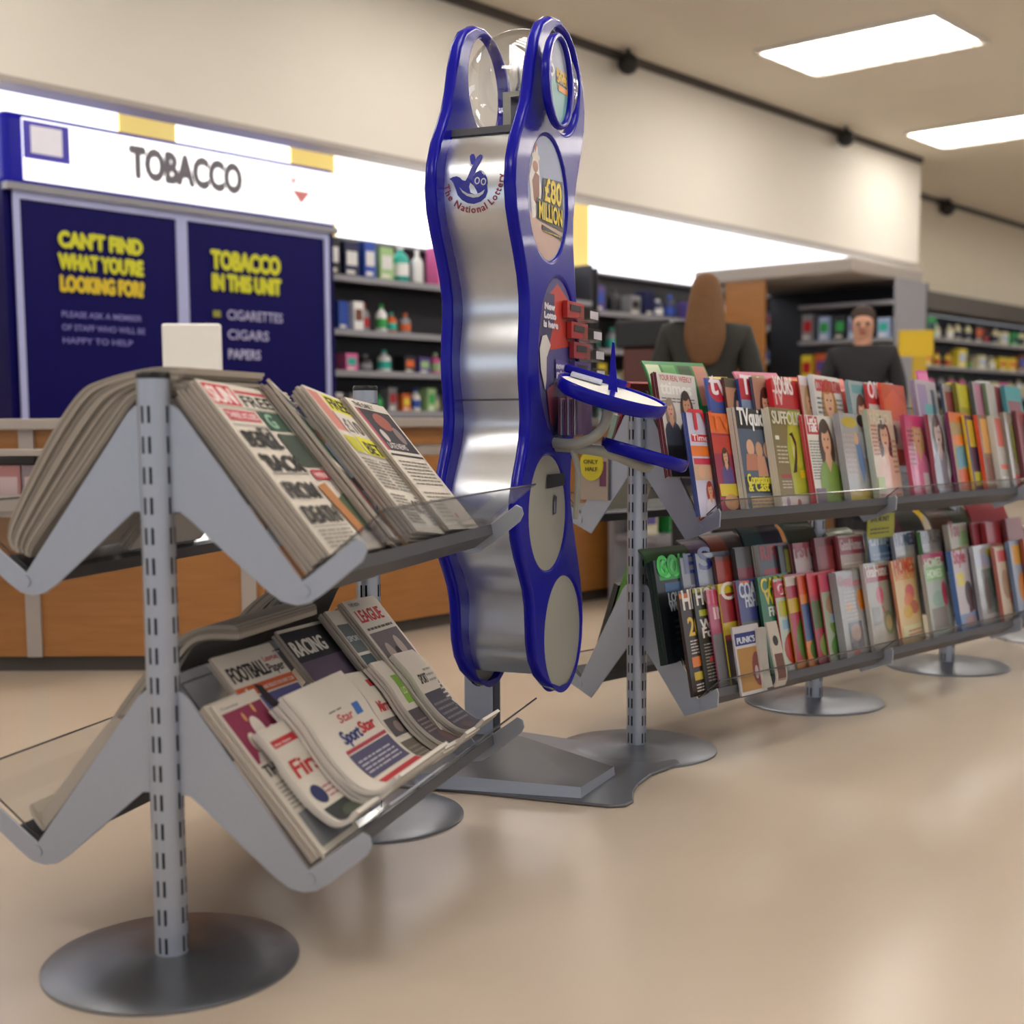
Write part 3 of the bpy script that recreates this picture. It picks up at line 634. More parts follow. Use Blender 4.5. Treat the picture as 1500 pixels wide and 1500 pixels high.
mb.obj('top_plate', K, KM)
# lettering and crossed-fingers emblem on the sheet
LZ = kz(290); LN = -.010
def on_sheet(dx, dz, l): # dx along +x local, metres
    z = LZ + dz; return (LN + dx, Lm(z) - .0009 - l*6, z)
mb = MB()
def lp(pts, col, l, h=0):
    P = [((px - 705)/580., (290 - py)*.00160) for px, py in [(x/3.75 + 580, y/3.75) for x, y in pts]]
    mb.add([on_sheet(a, b, l) for a, b in P], [tuple(range(len(P)))], 'plastic', col)
lp([(335,1050),(352,1041),(375,1038),(395,1048),(408,1062),(425,1068),(436,1050),(452,1005),(470,965),(480,938),(494,925),(508,930),(510,945),(500,972),(484,1005),(470,1040),(468,1075),(490,1110),(545,1100),(548,1135),(535,1165),(508,1185),(470,1195),(435,1188),(405,1170),(382,1142),(372,1110),(358,1075),(345,1058)], '2a2f9c', .0001)
lp([(456,990),(443,955),(438,930),(446,918),(460,920),(468,935),(474,955),(466,975)], '2a2f9c', .00012)
lp([(438,952),(450,975),(462,984),(458,995),(445,985)], 'c9ccd4', .00018)
lp([(466,1075),(468,1050),(480,1028),(498,1018),(512,1022),(518,1035),(535,1042),(545,1060),(548,1090),(540,1108),(520,1116),(495,1112),(475,1098)], '2a2f9c', .00016)
lp([(392,1098),(410,1118),(440,1138),(475,1145),(510,1138),(535,1122),(525,1145),(500,1160),(468,1162),(435,1150),(410,1130)], 'c9ccd4', .0002)
for cx, cy in ((492, 1072), (527, 1080)):
    ring = [(cx + 15*cos(a*pi/9), cy + 20*sin(a*pi/9)) for a in range(19)]; rin = [(cx + 9*cos(a*pi/9), cy + 13*sin(a*pi/9)) for a in range(19)]
    for i in range(18): lp([ring[i], ring[i+1], rin[i+1], rin[i]], 'c9ccd4', .00022)
for i in range(6):
    a0, a1 = 1.2 + i*.3, 1.2 + (i+1)*.3; q = lambda a, r: (492 + 14 - r*cos(a)*1.0 , 1050 - r*1.6*sin(a)*.9)
    lp([q(a0, 26), q(a1, 26), q(a1, 21), q(a0, 21)], 'c9ccd4', .00022)
S_ = 'The National Lottery'; tot = sum(ADV[c] for c in S_); a0, a1 = radians(187), radians(366); run = 0; RR = .0775; sc = .0155/CAP
for c in S_:
    w_ = ADV[c]; a = a0 + (a1-a0)*(run + w_/2)/tot; run += w_
    if c == ' ': continue
    vs, fs = GL[c]; r_ = RR
    tx, tz = -sin(a), cos(a); ix, iz = -cos(a), -sin(a)       # along the arc, and towards its centre
    P = [(r_*cos(a) + tx*(x - w_/2)*sc + ix*y*sc, .0 + r_*sin(a) + tz*(x - w_/2)*sc + iz*y*sc) for x, y in vs]
    mb.add([on_sheet(p[0], p[1]+.012, .0001) for p in P], fs, 'plastic', '9c3a4c')
mb.obj('emblem', K, KM)
# globe, its seat and inner divider
GY, GZ = .03, 1.757
mb = MB(); R_ = .142; mb.lathe([(R_*sin(pi*i/24) + 1e-4, R_*-cos(pi*i/24)) for i in range(25)], 48, 'sphere_clear', ctr=(.0, GY, GZ), caps=False); mb.obj('globe', K, KM)
mb = MB(); mb.lathe([(.075, 0), (.085, .008), (.07, .02), (.05, .028), (.052, .0)], 32, 'chrome', ctr=(0, GY, 1.615)); mb.obj('globe_seat', K, KM)
mb = MB(); mb.box((-.004, GY-.075, 1.655), (.004, GY+.075, 1.85), 'acrylic')
pg = Page(mb, lambda u, v, l: (-.0045 - l*6, GY + .07 - u*.14, 1.67 + v*.17), .14, .17, 'plastic')
pg2 = Page(mb, lambda u, v, l: (.0045 + l*6, GY - .07 + u*.14, 1.67 + v*.17), .14, .17, 'plastic')
for p_ in (pg, pg2):
    p_.poly([(.2,.45),(.3,.5),(.42,.48),(.5,.7),(.58,.98),(.65,.98),(.6,.6),(.7,.5),(.78,.4),(.7,.25),(.5,.2),(.32,.28)], '32386a'); p_.text(.1, .05, .1, 'The National Lottery', 'a04050', w=.8)
mb.obj('globe_divider', K, KM)
mb = MB(); mb.box((.03, -.17, 1.616), (.05, -.11, 1.69), 'kiosk_grey'); mb.box((.03, -.17, 1.69), (.1, -.10, 1.702), 'kiosk_grey'); mb.obj('globe_bracket', K, KM)
# small oval poster outside the ring
so = plate('ring_poster_frame', oval(773, 814, 72, 206), [oval(778, 809, 80, 198)], .15, .004, .006, 'blue')
mb = MB(); pts = oval(778, 809, 80, 198, sc=1.04); mb.add([(.149, a, b) for a, b in pts], [tuple(range(len(pts)))], 'plastic', '9aa4bc')
mb.add([(.147, a, b) for a, b in pts], [tuple(range(len(pts)))[::-1]], 'plastic', '9aa4bc')
W, H = 31/221., kz(80)-kz(198)
pg = Page(mb, lambda u, v, l: (.1492 + l*1.5, mm_(778) + u*W, kz(198) + v*H), W, H, 'plastic')
dec(pg, [('g', [(.5+.5*cos(a*pi/20), .5+.5*sin(a*pi/20)) for a in range(20, 41)], '7ab0b4'), ('e', .2, .6, .12, .08, 'e8e8ec'), ('e', .2, .6, .07, .04, '5a5a80'),
         ('r', .4, .48, .95, .62, '141414'), ('t', .42, .56, .14, 'BOOST', 'e0b820', dict(w=.5)), ('t', .45, .5, .14, 'SAVER', 'e0b820', dict(w=.48)), ('r', .5, .4, .95, .47, 'e0902a')])
mb.obj('ring_poster', so, KM)
# acrylic leaflet holders and slip pocket beside the leaflet oval
for i, (z0, z1, y0, cc) in enumerate(((1.215, 1.262, .02, 'b02c28'), (1.165, 1.205, .05, 'b02c28'), (1.115, 1.158, .07, 'a0303a'), (1.065, 1.105, .075, '54408c'))):
    mb = MB(); mb.box((.112, y0, z0-.03), (.125, y0+.13, z0+.012), 'plastic', cc); mb.box((.126, y0+.02, z0-.012), (.1265, y0+.1, z0+.004), 'plastic', '201018'); mb.obj('leaflet', K, KM)
    mb = MB(); mb.box((.112, y0-.005, z0-.036), (.16, y0+.14, z0-.032), 'acrylic'); mb.box((.158, y0-.005, z0-.032), (.161, y0+.14, z0-.004), 'acrylic'); mb.box((.1615, y0+.07, z0-.03), (.162, y0+.135, z0-.01), 'plastic', 'c9c4cc'); mb.obj('leaflet_holder', K, KM)
mb = MB(); mb.box((.115, -.06, .885), (.118, .07, 1.03), 'acrylic'); mb.box((.19, -.06, .885), (.193, .07, 1.0), 'acrylic'); mb.box((.118, -.06, .885), (.19, -.057, 1.02), 'acrylic'); mb.box((.118, .067, .885), (.19, .07, 1.02), 'acrylic'); mb.box((.118, -.057, .885), (.19, .067, .888), 'acrylic'); mb.obj('slip_pocket', K, KM)
mb = MB()
for i in range(9): mb.box((.125 + i*.006, -.05, .889), (.129 + i*.006, .06, .985 - .004*(i % 3)), 'plastic', ['8c4658', 'c8c0cc', '7a5a88'][i % 3])
mb.obj('play_slips', K, KM)
# two oval writing trays on a grey tube arm
def desk(name, P, nrm, longdir, A, B, th, fin):
    n = Vector(nrm).normalized(); a = Vector(longdir); a = (a - n*a.dot(n)).normalized(); b = n.cross(a)
    M = Matrix(((a.x, b.x, n.x, P[0]), (a.y, b.y, n.y, P[1]), (a.z, b.z, n.z, P[2]), (0, 0, 0, 1)))
    root = MB(); N = 48; E_ = lambda r, z, k: [(r*A*cos(2*pi*i/N), r*B*sin(2*pi*i/N), z) for i in range(N)]
    rings = [E_(.9, -th, 0), E_(.97, -th*.8, 0), E_(1, -th*.3, 0), E_(1, 0, 0), E_(.985, .004, 0), E_(.95, .003, 0), E_(.94, -.003, 0)]
    vs = [p for r in rings for p in r]; root.add(vs, [(k*N+i, k*N+(i+1) % N, (k+1)*N+(i+1) % N, (k+1)*N+i) for k in range(len(rings)-1) for i in range(N)], 'blue', smooth=True)
    root.add(rings[0], [tuple(range(N))[::-1]], 'blue')
    o = root.obj(name, K, M)
    t = MB(); t.add([(p[0], p[1], -.0025) for p in rings[-1]], [tuple(range(N))], 'white_board'); t.obj('writing_surface', o, M)
    if fin:
        f = MB(); f.prism([(-.012, 0), (.012, 0), (-.029, .112), (-.035, .112)], lambda x, z, y: (x, y, z), -.0, .012, 'blue')
        f.box((-.006, -B*.93, -.002), (.006, B*.93, .003), 'blue'); f.obj('divider_fin', o, M)
        f = MB(); f.box((-.11, B*.35, 0), (-.03, B*.75, .008), 'plastic', 'c8ccdc'); bevel(f.obj('slip_clip', o, M), .003)
        f = MB(); f.box((-.13, B*.78, 0), (.03, B*.86, .02), 'blue'); bevel(f.obj('tray_lip', o, M), .004)
    return o
desk('writing_tray', (.245, 3.2, .995), (.27, -.17, .95), (1, -.1, 0), .137, .125, .032, True)
desk('writing_tray', (.333, 3.28, .85), (.28, -.005, .96), (1, 0, 0), .112, .12, .028, False)
def arc(P):
    P = [Vector(p) for p in P]; Q = []
    for i in range(len(P)-1):
        p0, p1, p2, p3 = P[max(i-1, 0)], P[i], P[i+1], P[min(i+2, len(P)-1)]
        for k in range(5): t = k/5; Q.append(.5*((2*p1)+(p2-p0)*t+(2*p0-5*p1+4*p2-p3)*t*t+(3*p1-p0-3*p2+p3)*t**3))
    return Q + [P[-1]]
mb = MB(); mb.tube(arc([(.09, 3.33, .872), (.15, 3.25, .868), (.195, 3.215, .882), (.225, 3.2, .915), (.235, 3.2, .965)]), .013, 12, 'kiosk_grey'); mb.obj('tray_arm', K, Matrix())
mb = MB(); mb.tube(arc([(.10, 3.34, .862), (.16, 3.27, .858), (.24, 3.25, .845), (.33, 3.27, .81), (.34, 3.275, .825)]), .014, 12, 'kiosk_grey'); mb.tube(arc([(.15, 3.27, .855), (.165, 3.28, .80), (.16, 3.3, .68)]), .008, 8, 'kiosk_grey'); mb.obj('tray_arm', K, Matrix())
# foot: strut, wedge and base plate
mb = MB(); mb.box((-.135, 3.62, .03), (-.055, 3.67, .33), 'steel'); mb.box((-.055, 3.625, .03), (-.035, 3.665, .33), 'steel_dark'); bevel(mb.obj('strut', K, Matrix()), .003)
BP = [(-.42, 3.30), (-.3, 3.265), (-.19, 3.235), (-.1, 3.205), (0, 3.165), (.1, 3.125), (.17, 3.1), (.23, 3.078), (.27, 3.085), (.292, 3.12), (.298, 3.19), (.315, 3.26), (.36, 3.36), (.41, 3.42), (.45, 3.47), (.44, 3.56), (.36, 3.6), (.2, 3.72), (0, 3.86), (-.2, 3.95), (-.4, 3.9), (-.48, 3.6)]
mb = MB(); mb.prism(BP, lambda a, b, d: (a, b, d), 0.001, .009, 'disc_steel'); bevel(mb.obj('base_plate', K, Matrix()), .003)
mb = MB(); q = [(-.24, 3.24), (.165, 3.135), (.265, 3.35), (.03, 3.6), (-.2, 3.75), (-.36, 3.6)]
top = [(-.24, 3.245, .045), (.165, 3.14, .035), (.262, 3.35, .03), (.03, 3.6, .05), (-.2, 3.75, .06), (-.355, 3.6, .06)]
mb.add([(a, b, .009) for a, b in q] + top, [tuple(range(6, 12))], 'steel_dark'); mb.add([(a, b, .009) for a, b in q] + top, [(i, (i+1) % 6, 6+(i+1) % 6, 6+i) for i in range(6)], 'steel'); mb.obj('ballast_cover', K, Matrix())

# ================================================================== THE RACKS
def mirror(pts): return [(-a, b) for a, b in pts[::-1]]
PU1 = [(.035, .952), (.05, .94), (.262, .667), (.359, .739), (.372, .733), (.376, .718), (.368, .702), (.30, .648), (.275, .632), (.25, .627), (.225, .632), (.2, .648), (.045, .775)]
PU3 = [(.035, .95), (.05, .935), (.215, .655), (.28, .694), (.286, .682), (.284, .645), (.172, .602), (.036, .765)]
def rack(R, n, bay, PU, corner, lip, lab, lab_i, dlow=-.48):
    L = n*bay; t = empty(lab_i, R(0, 0, 0), -R.w, lab, 'display rack'); M0 = R.M()
    ux, uz = corner; lx, lz = lip
    for k in range(n+1):
        y = k*bay
        mb = MB(); mb.lathe([(.028, .012), (.028, 1.0)], 32, 'steel', ctr=(0, y, 0), caps=False)
        # twin slots on four sides
        for a in (0, pi/2, pi, 3*pi/2):
            for j in range(19):
                z = 1.0 - .0635 - j*.05
                for d in (-.0062, .0062):
                    r = .02815; th = a + d/r*1.0
                    vs = []
                    for aa, zz in ((th-.08, z-.014), (th+.08, z-.014), (th+.08, z+.014), (th-.08, z+.014)): vs.append((r*cos(aa), y + r*sin(aa), zz))
                    mb.add(vs, [(0, 1, 2, 3)], 'slot_dark')
        po = mb.obj('pole', t, M0)
        mb = MB(); mb.lathe([(.0285, .995), (.0285, 1.002), (.026, 1.006), (.001, 1.0065)], 32, 'black', ctr=(0, y, 0)); mb.obj('pole_cap', po, M0)
        mb = MB(); rd = .2163 if n == 1 else .226
        mb.lathe([(rd, .0), (rd, .004), (rd*.97, .0065), (rd*.6, .011), (.04, .016), (.03, .018)], 72, 'disc_steel', ctr=(0, y, 0)); mb.obj('base_disc', t, M0)
        for dz in (0, dlow):
            full = PU + mirror(PU); mb = MB()
            mb.prism([(a, b+dz) for a, b in full], lambda a, b, d, y=y: (a, y+d, b), -.002, .002, 'steel')
            o = mb.obj('side_panel', t, M0); bevel(o, .001, 1)
            for sg in (1, -1):
                mb = MB(); mb.tube([(sg*(ux+.002), y-.0045, uz+dz-.016), (sg*(ux+.002), y-.001, uz+dz-.016)], .011, 16, 'steel'); mb.obj('fixing_boss', o, M0)
    for dz in (0, dlow):
        for sg in (1, -1):
            for k in range(n):
                y0, y1 = k*bay + .006, (k+1)*bay - .006
                # clear tray: back sheet, bottom corner, lip
                prof = [(.03, .965), (ux-.0, uz+.004), (lx, lz)]; mb = MB()
                for (a, b), (c, d) in zip(prof, prof[1:]):
                    dx, dy = c-a, d-b; l = sqrt(dx*dx+dy*dy); nx, ny = -dy/l*.0018, dx/l*.0018
                    P = [(a-nx, b-ny), (c-nx, d-ny), (c+nx, d+ny), (a+nx, b+ny)]
                    mb.prism([(sg*p, q+dz) for p, q in P], lambda a, b, e: (a, e, b), y0, y1, 'acrylic')
                o = mb.obj('clear_tray', t, M0)
                mb = MB()
                for yy in (y0,):
                    for (a, b), (c, d) in zip(prof, prof[1:]):
                        mb.tube([(sg*a, yy, b+dz), (sg*c, yy, d+dz)], .0016, 6, 'acrylic_edge')
                mb.tube([(sg*lx, y0, lz+dz), (sg*lx, y1, lz+dz)], .002, 6, 'acrylic_edge'); mb.tube([(sg*prof[0][0], y0, prof[0][1]+dz), (sg*prof[0][0], y1, prof[0][1]+dz)], .0016, 6, 'acrylic_edge')
                mb.obj('tray_edge', o, M0)
                mb = MB(); dx, dy = lx-ux, lz-uz; l = sqrt(dx*dx+dy*dy); dx, dy = dx/l, dy/l
                P = [(ux-.004, uz-.004), (ux+dx*.05, uz+dy*.05-.004), (ux+dx*.05+.004, uz+dy*.05-.026), (ux, uz-.026)]
                mb.prism([(sg*p, q+dz) for p, q in P], lambda a, b, e: (a, e, b), y0-.003, y1+.003, 'steel_dark'); mb.obj('tray_rail', t, M0)
    for z in (.33, .80):
        mb = MB(); mb.box((-.012, .02, z-.03), (.012, L-.02, z), 'steel_dark'); mb.obj('cross_bar', t, M0)
    return t
rack(R1, 1, .88, PU1, (.262, .667), (.405, .785), 'silver two-tier newspaper rack nearest the camera with clear trays and round feet', 'newspaper_rack')
rack(R3, 3, .9, PU3, (.215, .655), (.285, .715), 'long silver two-tier magazine rack running away to the right', 'magazine_rack')

# ================================================================== NEWSPAPERS on the near rack
NP = 'd4ccc0'; DK = '2e2c2e'; RD = 'b8202c'
PR, TH = 'matte_print', .0075
sun = [('r', .03, .86, .42, .985, 'c03844'), ('t', .05, .875, .13, 'SUN', 'e8dcd8', dict(w=.34)), ('r', .45, .945, .97, .965, 'c0505a'), ('t', .46, .865, .095, 'FREE', '1c2a24', dict(w=.46)), ('r', .03, .845, .97, .849, '303030'),
       ('r', .06, .765, .52, .83, 'b83a48'), ('t', .08, .78, .05, 'THREE XCUSES', 'e8dcdc', dict(w=.42)), ('r', .56, .72, .97, .84, '2f4a3c'), ('t', .62, .74, .12, 'G', '88b098', dict(w=.13)), ('r', .03, .735, .53, .739, '303030'),
       ('r', .34, .60, .53, .73, '404040'), ('e', .44, .69, .06, .035, 'b0a8a0'), ('t', .05, .61, .13, 'BERYL', '2a2828', dict(w=.5)), ('t', .05, .47, .13, "'BACK", '2a2828', dict(w=.58)), ('r', .05, .45, .62, .455, '303030'),
       ('r', .6, .5, .97, .7, '38443a'), ('r', .68, .42, .94, .48, 'b43040'), ('t', .7, .432, .045, 'WIN', 'e8d8d8', dict(w=.2)), ('t', .05, .31, .13, 'FROM', '3a3838', dict(w=.5)), ('t', .05, .17, .13, 'DEATH', '2a2828', dict(w=.55)),
       ('g', [(.6,.38),(.76,.4),(.84,.12),(.7,.08)], 'b07848'), ('g', [(.78,.3),(.97,.34),(.97,.1),(.86,.1)], '4a5a42'), ('l', .05, .03, .58, .14, 5, '6a6664'), ('r', .03, .145, .6, .149, '303030')]
bet = [('g', [(.02,.98),(.28,.98),(.32,.7),(.05,.7)], 'c07a70'), ('r', .34, .86, .95, .98, 'd2cc28'), ('t', .38, .88, .12, 'FREE', '26241c', dict(w=.52)), ('t', .3, .70, .15, '£10', 'e4e0d8', dict(w=.5)), ('r', .3, .69, .32, .85, '55504c'), ('t', .35, .71, .14, '£10', '6a6460', dict(w=.44)),
       ('r', .38, .55, .95, .68, 'd2cc28'), ('t', .46, .56, .12, 'BET', '26241c', dict(w=.42)), ('r', .05, .55, .32, .66, 'b8b428'), ('l', .05, .3, .45, .52, 9, '6c6862'), ('l', .5, .3, .95, .52, 9, '77736c'), ('l', .05, .06, .45, .27, 9, '6c6862'), ('t', .5, .14, .12, 'CC', '5a5652', dict(w=.2)), ('l', .72, .06, .95, .27, 9, '77736c'), ('r', .03, .53, .97, .535, '404040')]
third = [('g', [(.1,.6),(.95,.6),(.95,.93),(.12,.93)], '38343c'), ('r', .06, .6, .14, .93, 'a8505a'), ('e', .55, .84, .2, .07, 'a05a50'), ('e', .75, .74, .1, .07, '8a7a78'), ('e', .3, .72, .07, .05, 'c8beb8'), ('t', .18, .62, .06, 'LATE NEWS', 'd8d0cc', dict(w=.5)), ('t', .1, .94, .05, 'THE DAILY', '504848', dict(w=.5)),
         ('r', .05, .56, .95, .575, '383434'), ('l', .1, .34, .9, .54, 7, '8a847c'), ('l', .1, .06, .9, .3, 8, '9a9488'), ('g', [(.45,.02),(.97,.02),(.97,.26),(.4,.22)], 'c8beb0'), ('e', .55, .1, .05, .02, 'b04a50')]
green = [('r', .05, .5, .95, .96, '2a4a38'), ('r', .1, .8, .9, .94, '18241e'), ('t', .12, .82, .1, 'RACING', 'c8c8c0', dict(w=.7)), ('r', .1, .1, .9, .45, '30403a'), ('e', .5, .3, .2, .1, '8a3038')]
foot = [('r', .0, .74, 1, .80, 'c85a30'), ('t', .06, .83, .13, 'FOOTBALL', '2a2424', dict(w=.62)), ('t', .7, .9, .05, 'League', 'c04850', dict(w=.26)), ('t', .68, .83, .08, 'Paper', '2a2424', dict(w=.28)), ('t', .3, .755, .03, 'NEWS AND RESULTS FOR EVERY CLUB', 'e8e0d8', dict(w=.66)),
        ('r', .03, .1, .97, .73, '8a4a58'), ('g', [(.03,.55),(.97,.6),(.97,.73),(.03,.73)], '52508a'), ('g', [(.35,.2),(.6,.12),(.72,.3),(.66,.5),(.5,.56),(.4,.48)], 'a02c30'), ('g', [(.4,.45),(.46,.62),(.4,.78),(.3,.8),(.3,.7),(.36,.6)], '2a2228'), ('e', .5, .6, .07, .05, '3a2c28'), ('g', [(.65,.45),(.95,.4),(.9,.25),(.7,.2)], 'b8b0b0'), ('g', [(.3,.3),(.45,.25),(.4,.08),(.3,.1)], '30303c'), ('e', .8, .32, .08, .06, 'a83038'), ('e', .3, .45, .06, .06, '742c3c'),
        ('t', .06, .4, .08, 'THE', 'b8b83a', dict(w=.22)), ('t', .06, .3, .08, 'FIRST', 'c8c83a', dict(w=.26)), ('t', .06, .2, .08, 'GOAL', 'c8c83a', dict(w=.24)), ('l', .06, .02, .94, .08, 2, '6a6460')]
racing = [('r', .0, .78, 1, .98, '26242a'), ('t', .04, .82, .15, 'RACING', 'd8d4cc', dict(w=.74)), ('r', 0, .1, .98, .78, '5a4c60'), ('e', .4, .55, .25, .12, '7a6a5c'), ('e', .7, .4, .2, .15, '3c3440'), ('e', .3, .3, .2, .1, '4c4a3c'), ('t', .2, .5, .1, 'THE', 'b0a03c', dict(w=.3)), ('t', .2, .38, .13, 'DERBY', 'b8a43c', dict(w=.6)), ('t', .2, .27, .09, 'FINAL', 'a8963c', dict(w=.5)), ('l', .05, .02, .9, .08, 2, '8a8680')]
greyp = [('r', .05, .7, .95, .9, '5a6468'), ('t', .1, .78, .1, 'SPORT', 'b8c0c0', dict(w=.7)), ('r', .05, .45, .95, .68, '3e5058'), ('l', .08, .2, .95, .42, 6, '4a4a4a'), ('t', .1, .1, .1, 'CUP', '333333', dict(w=.6))]
league = [('t', .1, .84, .15, 'LEAGUE', 'c0303c', dict(w=.74)), ('t', .1, .955, .04, 'THE NON', '4a4444', dict(w=.3)), ('l', .1, .78, .9, .82, 1, '5a5454'), ('r', .06, .2, .94, .76, '6a6266'), ('e', .3, .6, .1, .08, 'a89a94'), ('e', .5, .5, .12, .14, '3a3038'), ('e', .66, .62, .1, .09, 'b0a49c'), ('e', .75, .42, .1, .12, '802c38'), ('e', .45, .36, .1, .1, '2c2c30'),
          ('t', .12, .52, .08, 'CUP', 'b8b838', dict(w=.24)), ('t', .12, .43, .08, 'TIE', 'b8b838', dict(w=.24)), ('t', .12, .34, .08, 'AND', 'a8a838', dict(w=.24)), ('t', .12, .25, .08, 'WIN', 'b8b838', dict(w=.26)), ('l', .55, .22, .92, .34, 4, 'd8d0c8'), ('l', .08, .04, .92, .18, 4, '847e78')]
irish = [('t', .1, .95, .03, 'Tuesday', '6a6464', dict(w=.4)), ('r', .05, .6, .97, .93, '8c3050'), ('e', .3, .72, .1, .06, 'd8ccc4'), ('e', .55, .78, .12, .08, 'e0d4cc'), ('e', .8, .7, .12, .07, 'd4c8c4'), ('e', .42, .87, .03, .03, 'd8a060'), ('e', .7, .9, .03, .03, 'd8a060'), ('g', [(.1,.6),(.9,.6),(.8,.66),(.2,.66)], 'c8bcb8'), ('t', .06, .51, .15, 'THE IRISH', '2c2c2e', dict(w=.86)), ('l', .08, .3, .9, .48, 7, '8a8680'), ('r', .08, .05, .9, .27, '7a7c80')]
first = [('r', .05, .84, .62, .9, 'b82c30'), ('t', .08, .855, .03, 'the best', 'e8d8d4', dict(w=.4)), ('t', .1, .6, .24, 'First', 'b8282c', dict(w=.8)), ('e', .25, .44, .14, .08, '28305c'), ('l', .4, .38, .9, .5, 3, 'b07078'), ('r', .05, .05, .95, .33, '343838'), ('e', .5, .2, .25, .08, '4e5448')]
white = [('l', .35, .78, .6, .8, 1, '504c4c'), ('t', .42, .7, .07, 'Star', 'b83038', dict(w=.26)), ('r', .74, .7, .86, .78, '3a6ab0'), ('t', .3, .57, .11, 'Sport', '2c3874', dict(w=.32)), ('t', .64, .58, .1, 'Star', 'b83038', dict(w=.26)), ('r', .22, .51, .97, .535, 'a83848'), ('r', .22, .3, .97, .5, '4c4a68'), ('l', .26, .34, .9, .46, 4, 'b0acb8'), ('r', .22, .2, .97, .26, 'b83038'), ('t', .3, .06, .1, 'PRESS', '2a2828', dict(w=.5))]
redt = [('r', .5, .86, .92, .92, 'b83038'), ('t', .25, .66, .13, 'Mirror', 'b82c34', dict(w=.6)), ('r', .1, .45, .9, .6, '544e50'), ('e', .5, .52, .15, .05, '8a7a76'), ('r', .05, .05, .95, .4, '6a6058'), ('l', .1, .08, .9, .36, 7, '8a8278')]
greent = [('r', .3, .62, .92, .86, '7ca83c'), ('t', .36, .7, .08, 'LOTS', 'd0e0a8', dict(w=.4)), ('r', .02, .05, .98, .57, '4a4448'), ('l', .1, .35, .9, .5, 4, '8a7478'), ('e', .6, .25, .25, .1, '6a5254')]
darkt = [('t', .2, .7, .11, 'SPORT', '2c2c2e', dict(w=.36)), ('l', .58, .7, .92, .84, 3, '9a9690'), ('r', .02, .05, .98, .62, '4a4854'), ('l', .1, .3, .9, .55, 5, '7a7478'), ('e', .4, .2, .25, .08, '5a4c50')]
def newspile(side, s0, t, z0, lean, w, h, n, tilt, b, spec, name, lab, lab2, prof=None, T=TH, bg=NP, m=PR):
    grp = lab2; proto = None
    for j in range(n):
        M = seat(R1, side, s0, t + random.uniform(-.003, .003), z0, lean, tilt, b + .0) @ Matrix.Translation((0, -j*T*1.06, 0)) @ jig(.0025)
        last = j == n-1
        if prof:
            # each further sheet bundle lies inside the curl of the one before
            mb = bent(w, [(o, u) for o, u in prof], T*.85, bg, spec if last else None, m)
            P0 = Vector((0, 0, 0)); o = mb.obj(name) if last or proto is None or True else None
            o.data.transform(Matrix.Identity(4)); put(o, M)
        elif last: o = book(w, h, T*.8, bg, spec, m, edge='aea498', spine='b4aa9e').obj(name, M=M)
        elif proto is None: proto = o = book(w, h, T*.8, bg, None, m, edge='9c9288', spine='a89e93').obj(name, M=M)
        else: o = link_copy(proto, M)
        if last: tag(o, lab, 'newspaper', None)
        else: tag(o, lab2, 'newspaper', grp)
# upper tray, facing side
zU, zL = .672, .192
newspile(1, .258, .012, zU, 50, .268, .372, 7, 4, .006, sun, 'newspaper', 'top newspaper of the first upper-tray pile, red masthead beside the word FREE', 'copies under the red-masthead newspaper nearest the post')
newspile(1, .258, .262, zU, 50, .165, .372, 4, 18, .04, green, 'newspaper', 'top newspaper of the narrow dark green pile on the upper tray', 'copies under the dark green newspaper on the upper tray')
newspile(1, .258, .382, zU, 50, .262, .362, 4, 9, .042, bet, 'newspaper', 'top newspaper with yellow blocks and FREE BET wording on the upper tray', 'copies under the newspaper with yellow blocks')
newspile(1, .258, .61, zU, 50, .262, .355, 3, 6, .028, third, 'newspaper', 'top newspaper of the last pile on the upper tray, dark photo above grey columns', 'copies under the last newspaper pile of the upper tray')
# lower tray, back row lying on the slope
newspile(1, .24, .10, zL+.03, 50, .245, .355, 2, 4, .012, foot, 'newspaper', 'football newspaper with an orange strip on the lower tray, behind the curled front row', 'copy under the football newspaper of the lower tray')
newspile(1, .24, .36, zL+.03, 50, .23, .362, 2, 5, .014, racing, 'newspaper', 'dark purple racing newspaper with gold lettering on the lower tray', 'copy under the dark racing newspaper')
newspile(1, .24, .56, zL+.03, 50, .13, .368, 3, 9, .02, greyp, 'newspaper', 'narrow grey blue newspaper right of the dark racing newspaper', 'copies under the narrow grey blue newspaper')
newspile(1, .24, .655, zL+.03, 50, .21, .375, 3, 5, .022, league, 'newspaper', 'newspaper with big red lettering at the far end of the lower tray', 'copies under the newspaper with big red lettering')
# lower tray, front row, folded and curled on the lip
def jprof(h, r=.045, d=.0): return [(r*1.5+d, -.003), (r*1.0+d, -.006), (r*.5+d, .003), (.010+d, .028), (d, .075), (d, .13), (.004+d, h*.75), (.0+d, h)]
newspile(1, .262, .0, zL, 50, .15, .315, 3, 0, .012, irish, 'newspaper', 'newspaper with a magenta photo at the post end of the lower tray', 'copies under the newspaper with the magenta photo')
newspile(1, .25, .035, zL+.012, 50, .15, .2, 2, 0, .040, first, 'newspaper', 'folded newspaper reading First in red, curled on the lower tray lip', 'folded copy behind the newspaper reading First', prof=jprof(.21), T=.009)
newspile(1, .25, .128, zL+.02, 50, .24, .25, 6, 0, .038, white, 'newspaper', 'topmost of the thick stack of folded white newspapers curled in the lower tray', 'folded copies in the thick curled white stack', prof=jprof(.235, .06), T=.0075)
newspile(1, .25, .42, zL+.02, 50, .19, .25, 3, 12, .034, redt, 'newspaper', 'folded newspaper with a red title, right of the thick curled white stack', 'folded copies under the small red-titled newspaper', prof=jprof(.235, .05), T=.008)
